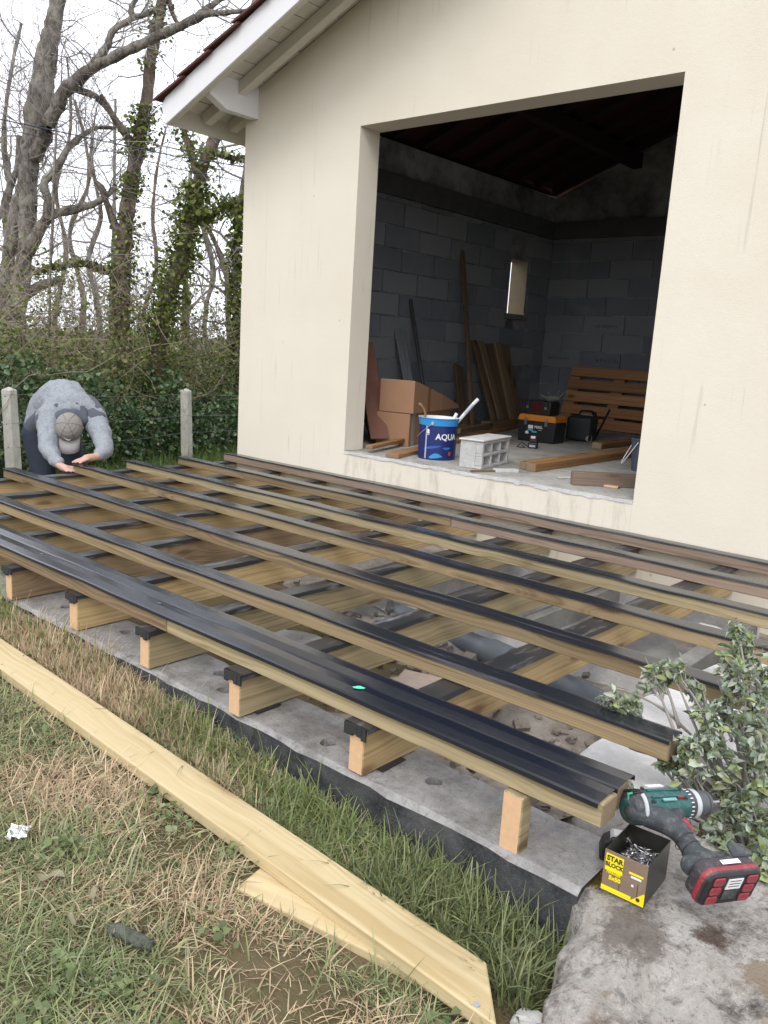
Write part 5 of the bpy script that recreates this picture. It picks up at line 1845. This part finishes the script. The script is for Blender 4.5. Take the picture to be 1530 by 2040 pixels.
iv = strip(34000, -3.5, 6.0, .12, 1.3, -.62, .62, 1.1)
tag(link('ivy_hedge', leaves('ivy_hedge', iv, .056, IVYD, M['leaf_gloss'], 5, .2)), kind='stuff')
bv = np.concatenate([strip(18000, -3.5, 6.0, .4, 2.2, .1, 1.0, 1.1), strip(9000, -3.5, 6.0, .3, 2.4, .6, 1.9, 1.7)])
tag(link('bramble_leaves', leaves('bramble_leaves', bv, .044, BRAM + IVY[:2], M['leaf'], 6, .3)), kind='stuff')
tw = MB()
rt = random.Random(9)
for i in range(420):
    u, d = rt.uniform(-3.4, 6), rt.uniform(.3, 2.4)
    p = Vector((PA.x + fd[0] * u + fn[0] * d, PA.y + fd[1] * u + fn[1] * d, rt.uniform(-.3, 1.1)))
    grow(tw, p, Vector((rt.gauss(0, .8), rt.gauss(0, .8), rt.uniform(.1, 1.2))), rt.uniform(.7, 1.6), rt.uniform(.004, .008), rt, 1, [], .1, .003, .42)
tag(tw.build('bramble_stems', plain('bramble_stem', (.27, .22, .17), .9, var=.4, bump=0)), kind='stuff')
# mid distance thicket, then a far line of woodland
mv = []
for i in range(9000):
    x, y = rt.uniform(-26, -9), rt.uniform(-4, 22)
    if x * .75 + y * .66 < -14:
        continue
    mv.append((x, y, -.6 + 1.3 * rt.random() * (1 + .4 * math.sin(x * .8) * math.sin(y * .6))))
tag(link('thicket', leaves('thicket', mv, .16, BRAM + [(.10, .10, .07), (.14, .12, .10)], M['leaf'], 8, .2)), kind='stuff')
fw = MB()
for i in range(75):
    a = R(rt.uniform(95, 175))
    L_ = rt.uniform(34, 60)
    p = Vector((5 + L_ * math.cos(a), -4 + L_ * math.sin(a), -.8))
    b_ = Vector((rt.gauss(0, .1), rt.gauss(0, .1), 1))
    grow(fw, p, b_, rt.uniform(1.6, 3.8), .06, rt, 2, [], .5, .011, .45)
tag(fw.build('far_wood', plain('far_twig', (.20, .185, .185), .95, var=.2, bump=0)), kind='stuff')

# ================================================================== bush in front of the drill
BUSH = [(4.46,-2.32,.032,.043),(4.517,-2.296,.022,.038),(4.491,-2.307,-.021,.028),(4.52,-2.188,.089,.048),(4.568,-2.171,.114,.045),(4.617,-2.154,.073,.029),(4.704,-2.127,.174,.056),(4.741,-2.065,.199,.049),(4.754,-2.165,.142,.063),(4.801,-2.153,.098,.047),(4.716,-2.176,.061,.055),(4.688,-2.236,.027,.054),(4.782,-2.209,.038,.069),(4.682,-2.343,-.026,.051),(4.734,-2.275,-.015,.06),(4.828,-2.249,-.016,.067),(4.653,-2.353,-.076,.029),(4.726,-2.381,-.05,.043),(4.794,-2.31,-.078,.059),(4.885,-2.339,-.056,.05),(4.837,-2.35,-.113,.05),(4.897,-2.387,-.124,.049),(4.811,-2.357,-.177,.043),(4.929,-2.431,-.17,.041),(4.82,-2.406,-.206,.035),(4.723,-2.382,-.22,.021),(4.585,-2.485,-.104,.013),(4.952,-2.478,-.195,.02),(4.711,-2.125,.262,.019),(4.771,-2.058,-.031,.082),(4.774,-2.005,.12,.05),(4.711,-2.229,-.158,.046),(4.772,-2.109,-.118,.08),(4.98,-2.3,-.05,.07),(5.0,-2.2,.05,.08),(4.92,-2.15,.1,.07),(4.95,-2.38,-.1,.06)]
bush = empty('bush', (4.88, -2.22, -.33), 'straggly grey green bush behind the drill at the right edge', 'bush')
boff = Vector((4.88, -2.22, -.33))
stm = plain('grey_stem', (.30, .275, .25), .85, var=.25, scale=60)
sb_ = MB()
rb_ = random.Random(17)
lp, ln = [], []
for k, (x, y, z, s) in enumerate(BUSH):
    c = Vector((x, y, z)) - boff
    base = Vector((rb_.uniform(-.09, .05), rb_.uniform(-.08, .04), 0))
    m1 = base.lerp(c, .4) + Vector((rb_.uniform(-.03, .03), rb_.uniform(-.03, .03), rb_.uniform(.0, .05)))
    m2 = base.lerp(c, .75) + Vector((rb_.uniform(-.02, .02), rb_.uniform(-.02, .02), rb_.uniform(-.01, .03)))
    bark_tube(sb_, [(*base, .0055), (*m1, .0042), (*m2, .0032), (*c, .002)], 6, .2, k, 4)
    ns = int(8 + s * 270)
    for q in range(ns):
        d = Vector((rb_.gauss(0, 1), rb_.gauss(0, 1), rb_.gauss(0, 1))).normalized() * s * rb_.uniform(.35, 1.15)
        t0 = m2.lerp(c, rb_.uniform(.2, 1))
        tip = c + d
        sb_.tube([t0, t0.lerp(tip, .5) + Vector((0, 0, .004)), tip], [.0016, .0013, .0008], 4, cap=False)
        for w_ in range(rb_.randint(3, 6)):
            f_ = rb_.uniform(.45, 1.08)
            lp.append(t0.lerp(tip, f_) + Vector((rb_.gauss(0, .005), rb_.gauss(0, .005), rb_.gauss(0, .005))))
            ln.append((d.x * 9, d.y * 9, d.z * 5))
sb_.build('stems', stm, bush, smooth=True)
# bare twigs at the left of the bush
tb_ = MB()
for pts in ([(4.739,-2.148,-.177),(4.664,-2.17,-.078),(4.58,-2.198,-.009),(4.5,-2.228,.026),(4.442,-2.252,.036)], [(4.748,-2.271,-.126),(4.635,-2.306,-.086),(4.543,-2.34,-.08),(4.517,-2.35,-.035),(4.51,-2.353,.0)],
            [(4.794,-2.073,.027),(4.736,-2.087,.188),(4.703,-2.096,.246),(4.691,-2.1,.265)], [(4.74,-2.2,-.15),(4.66,-2.19,-.03),(4.60,-2.18,.06),(4.55,-2.17,.11)], [(4.75,-2.2,-.12),(4.69,-2.18,-.0),(4.65,-2.15,.07),(4.62,-2.14,.09)],
            [(4.62,-2.20,-.04),(4.57,-2.19,.05),(4.53,-2.18,.09)], [(4.75, -2.35, -.2), (4.66, -2.44, -.13), (4.60, -2.49, -.12)], [(4.78, -2.15, -.1), (4.73, -2.14, .02), (4.68, -2.13, .1)]):
    bark_tube(tb_, [(*(Vector(p) - boff), .0052 - .0035 * i / (len(pts) - 1)) for i, p in enumerate(pts)], 6, .25, len(pts), 4)
tb_.build('bare_twigs', stm, bush, smooth=True)
BL = [(.23, .29, .20), (.28, .34, .245), (.17, .22, .145), (.35, .40, .30), (.25, .30, .11), (.31, .35, .19), (.40, .44, .35)]
link('leaves', leaves('leaves', [tuple(p) for p in lp], .028, BL, M['leaf_gloss'], 31, .5, .35, 'long', np.array(ln) * .12), bush)

# ================================================================== lawn
def blades(name, n, area, len_rng, wid, cols_fn, lean, seed, kind='stuff', mask=None, seg=3, turn=None):
    r = np.random.default_rng(seed)
    x = r.uniform(area[0], area[1], n)
    y = r.uniform(area[2], area[3], n)
    if mask is not None:
        k = mask(x, y, r)
        x, y = x[k], y[k]
    n = len(x)
    z = lawn_z(x, y)
    L = r.uniform(*len_rng, n) * (.6 + .8 * r.random(n) ** 2)
    az = r.uniform(0, 2 * np.pi, n) + 1.1 * np.sin(x * 2.3 + y * 1.7)
    if turn is not None:
        az = np.where(np.sin(az) < -.25, -az, az)
    d = np.stack([np.cos(az), np.sin(az)], 1)
    ln = np.clip(r.normal(lean[0], lean[1], n), .02, 1.5)
    curl = r.uniform(.2, 1.2, n)
    w_ = wid * r.uniform(.6, 1.3, n)
    sd = np.stack([-d[:, 1], d[:, 0]], 1)
    V = np.zeros((n, (seg + 1) * 2, 3))
    px, py, pz = x.copy(), y.copy(), z - .004
    for i in range(seg + 1):
        t = i / seg
        ww = w_ * (1 - .85 * t ** 1.5) * .5
        V[:, 2 * i, 0], V[:, 2 * i, 1], V[:, 2 * i, 2] = px - sd[:, 0] * ww, py - sd[:, 1] * ww, pz
        V[:, 2 * i + 1, 0], V[:, 2 * i + 1, 1], V[:, 2 * i + 1, 2] = px + sd[:, 0] * ww, py + sd[:, 1] * ww, pz + ww * .4
        a = np.clip(ln + curl * (t - .2), 0, 1.75)
        st = L / seg
        px = px + d[:, 0] * np.sin(a) * st
        py = py + d[:, 1] * np.sin(a) * st
        pz = np.maximum(pz + np.cos(a) * st, lawn_z(px, py) + .002 + .010 * r.random(n))
    i0 = np.arange(n)[:, None] * (seg + 1) * 2
    F = np.concatenate([i0 + np.array([[2 * i, 2 * i + 1, 2 * i + 3, 2 * i + 2]]) for i in range(seg)], 0)
    c = cols_fn(x, y, r)
    c = c[:, None, :] * np.linspace(.85, 1.1, seg + 1).repeat(2)[None, :, None] * np.ones((n, (seg + 1) * 2, 1))
    o = link(name, col_mesh(name, V.reshape(-1, 3), F, np.clip(c.reshape(-1, 3), 0, 1), M['grass']))
    return tag(o, kind=kind)


def dry_field(x, y):
    v = .5 * np.sin(x * 4.1 + 1.3 * np.sin(y * 5.0)) + .5 * np.sin(y * 6.3 + x * 2.1 + 2) + .4 * np.sin(x * 9.7 - y * 8.1)
    v += .9 * np.exp(-(((x - 2.75) / .5) ** 2 + ((y + 2.9) / .10) ** 2)) * 2
    v += 1.3 * np.exp(-(((x - 4.2) / .28) ** 2 + ((y + 3.28) / .14) ** 2))
    return v


GR = np.array([(.22, .26, .115), (.27, .30, .14), (.18, .225, .10), (.34, .35, .19), (.26, .29, .17)])
DR = np.array([(.55, .44, .28), (.47, .36, .23), (.62, .53, .36), (.40, .29, .19), (.56, .43, .30)])


def lawn_cols(bias):
    def f(x, y, r):
        v = dry_field(x, y) * .75 + bias + r.normal(0, .42, len(x))
        dry = v > .35
        c = GR[r.integers(0, 5, len(x))]
        c[dry] = DR[r.integers(0, 5, dry.sum())]
        return c * r.uniform(.75, 1.4, (len(x), 1))
    return f


def under_boards(x, y):
    u, v = (x - .898) * math.cos(R(-.89)) + (y + 3.066) * math.sin(R(-.89)), -(x - .898) * math.sin(R(-.89)) + (y + 3.066) * math.cos(R(-.89))
    a = (v > -.012) & (v < .138) & (u < 3.66 + (.128 - v))
    u = (x - 3.945) * math.cos(R(11.5)) + (y + 3.205) * math.sin(R(11.5))
    v = -(x - 3.945) * math.sin(R(11.5)) + (y + 3.205) * math.cos(R(11.5))
    return a | ((u > -.02) & (v > -.035) & (v < .14) & (u < .6))


def worn(x, y, r):
    v = 1.5 * np.exp(-(((x - 4.25) / .22) ** 2 + ((y + 3.36) / .09) ** 2)) + 1.0 * np.exp(-(((x - 3.72) / .10) ** 2 + ((y + 3.22) / .08) ** 2))
    v += .5 * np.maximum(0, np.sin(x * 7.3 + 2 * np.sin(y * 9)) * np.sin(y * 11.1 + x * 3))
    return r.random(len(x)) > np.clip(v, 0, .88)


keep = lambda x, y, r: worn(x, y, r) & ~((x > 4.56) & (y > -3.12)) & (x < 4.95) & ~under_boards(x, y)
blades('lawn_thatch', 70000, (.4, 5.0, -4.25, -2.84), (.03, .075), .0030, lawn_cols(.40), (1.3, .25), 1, mask=keep, seg=2)
blades('lawn_grass', 62000, (.3, 5.0, -4.25, -2.84), (.04, .105), .0042, lawn_cols(.05), (1.05, .35), 2, mask=keep)
bank = lambda x, y, r: (x < 4.62) & ~under_boards(x, y)
blades('bank_grass', 40000, (.3, 4.62, -2.96, -2.831), (.035, .10), .0044, lawn_cols(.0), (1.0, .4), 7, mask=bank, turn=1)
tall = lambda x, y, r: (r.random(len(x)) < np.clip(np.exp(-((y + 2.85) / .06) ** 2) * (.25 + 1.2 * np.exp(-((x - 4.0) / .42) ** 2) + .8 * np.exp(-((x - 1.85) / .14) ** 2) + .4 * np.exp(-((x - 3.35) / .15) ** 2)), 0, 1)) & keep(x, y, r)
blades('tall_grass', 20000, (.3, 4.58, -3.02, -2.832), (.06, .155), .0062, lambda x, y, r: GR[r.integers(0, 5, len(x))] * r.uniform(.75, 1.35, (len(x), 1)) * np.array([.95, 1.02, .80]), (.9, .42), 3, mask=tall, seg=4)
blades('tall_grass', 4200, (4.15, 4.76, -3.02, -2.84), (.07, .16), .006, lambda x, y, r: GR[r.integers(0, 5, len(x))] * r.uniform(.7, 1.2, (len(x), 1)), (.5, .35), 5, mask=lambda x, y, r: (x < 4.66) & (r.random(len(x)) < .5) & ~under_boards(x, y), seg=4)
blades('dry_grass', 9000, (1.9, 3.6, -2.98, -2.832), (.06, .14), .0042, lambda x, y, r: DR[r.integers(0, 5, len(x))] * r.uniform(.75, 1.1, (len(x), 1)), (.85, .35), 4, mask=lambda x, y, r: (r.random(len(x)) < np.exp(-((x - 2.8) / .42) ** 2)) & ~under_boards(x, y), seg=4, turn=1)
# low broad leaved weeds and clover between the blades
rw = np.random.default_rng(12)
wc = []
for _ in range(85):
    cx_, cy_ = rw.uniform(2.2, 4.9), rw.uniform(-4.0, -2.86)
    if under_boards(np.array([cx_]), np.array([cy_]))[0] or (cx_ > 4.6 and cy_ > -3.2):
        continue
    m_ = rw.integers(6, 34)
    xx_, yy_ = cx_ + rw.normal(0, .028, m_), cy_ + rw.normal(0, .022, m_)
    wc += [(a, b_, float(lawn_z(a, b_)) + rw.uniform(.012, .04)) for a, b_ in zip(xx_, yy_)]
tag(link('lawn_weeds', leaves('lawn_weeds', wc, .020, [(.17, .215, .09), (.21, .26, .11), (.14, .18, .085), (.25, .28, .15)], M['leaf'], 44, .8)), kind='stuff')
# tussocks beyond the deck, at the foot of the hedge
def hedge_foot(x, y, r):
    u = (x - PA.x) * fd[0] + (y - PA.y) * fd[1]
    d = (x - PA.x) * fn[0] + (y - PA.y) * fn[1]
    return (d < .5) & (d > -2.4)
blades('meadow_grass', 26000, (-4.5, -.3, -3.2, 4.5), (.10, .26), .007, lambda x, y, r: np.array([(.09, .16, .035), (.13, .20, .05), (.07, .12, .03)])[r.integers(0, 3, len(x))] * r.uniform(.7, 1.3, (len(x), 1)), (.45, .3), 6, mask=hedge_foot)

for k, (x, y, sx_, lab) in enumerate(((4.68, -3.02, .035, 'pale stone in the grass between the mitred board end and the rock'), (4.70, -2.95, .022, 'small pale stone at the left foot of the rock'), (4.66, -3.09, .026, 'rough pale pebble beside the mitred board end'))):
    lump('stone', (x, y, float(lawn_z(x, y)) + .008), (sx_, sx_ * .8, sx_ * .5), M['white_slab'], lab, 'stone', 60 + k, k * 1.3, None, .14)
# litter on the lawn: crumpled foil, a stub of wood, dead leaves
fo = bmesh.new()
bmesh.ops.create_grid(fo, x_segments=9, y_segments=7, size=1)
rr = random.Random(2)
for v in fo.verts:
    v.co = Vector((v.co.x * .030, v.co.y * .022, rr.uniform(0, .016)))
me = bpy.data.meshes.new('foil_scrap')
fo.to_mesh(me)
fo.free()
me.materials.append(plain('foil', (.75, .77, .80), .22, .9, bump=0))
o = link('foil_scrap', me, None, (3.40, -3.485, float(lawn_z(3.40, -3.485)) + .022))
o.rotation_euler = (.25, -.2, .5)
tag(o, 'crumpled silver foil scrap in the grass at the left edge', 'foil')
sk_ = MB()
sk_.tube([(-.055, 0, 0), (-.03, .003, .002), (0, 0, .003), (.035, -.002, .001), (.058, .002, 0)], [.013, .015, .0145, .0155, .012], 9)
o = sk_.build('wood_stub', mat_bark('stub_bark', (.10, .11, .09), (.20, .21, .17), (.25, .25, .22), 30), M=T(3.93, -3.49, float(lawn_z(3.93, -3.49)) + .026, R(20), R(3)), smooth=True)
tag(o, 'short grey green stub of branch lying on the lawn', 'stick')
lm = plain('dead_leaf', (.22, .20, .125), .8, var=.25, scale=40)
for k, (x, y, a, s, lab) in enumerate(((3.634, -3.52, .6, .036, 'long dry curled leaf on the lawn left of the wood stub'), (3.758, -3.474, 1.9, .02, 'small grey green leaf on the lawn near the short board'), (3.80, -3.56, .2, .018, 'small curled dead leaf below the long dry leaf'))):
    m_ = MB()
    vs, fs = [], []
    for i in range(9):
        t = -1 + i / 4
        wv = .34 * math.sqrt(max(0, 1 - t * t)) + .02
        vs += [(t * s, -wv * s, .008 + .010 * math.sin(t * 3 + k)), (t * s, 0, .002 + .010 * math.sin(t * 3 + k)), (t * s, wv * s, .010 + .010 * math.sin(t * 3 + k))]
    for i in range(8):
        fs += [(i * 3, i * 3 + 3, i * 3 + 4, i * 3 + 1), (i * 3 + 1, i * 3 + 4, i * 3 + 5, i * 3 + 2)]
    m_.add(vs, fs)
    o = m_.build('dead_leaf', lm, M=T(x, y, float(lawn_z(x, y)) + .03, a), smooth=True)
    tag(o, lab, 'leaf')
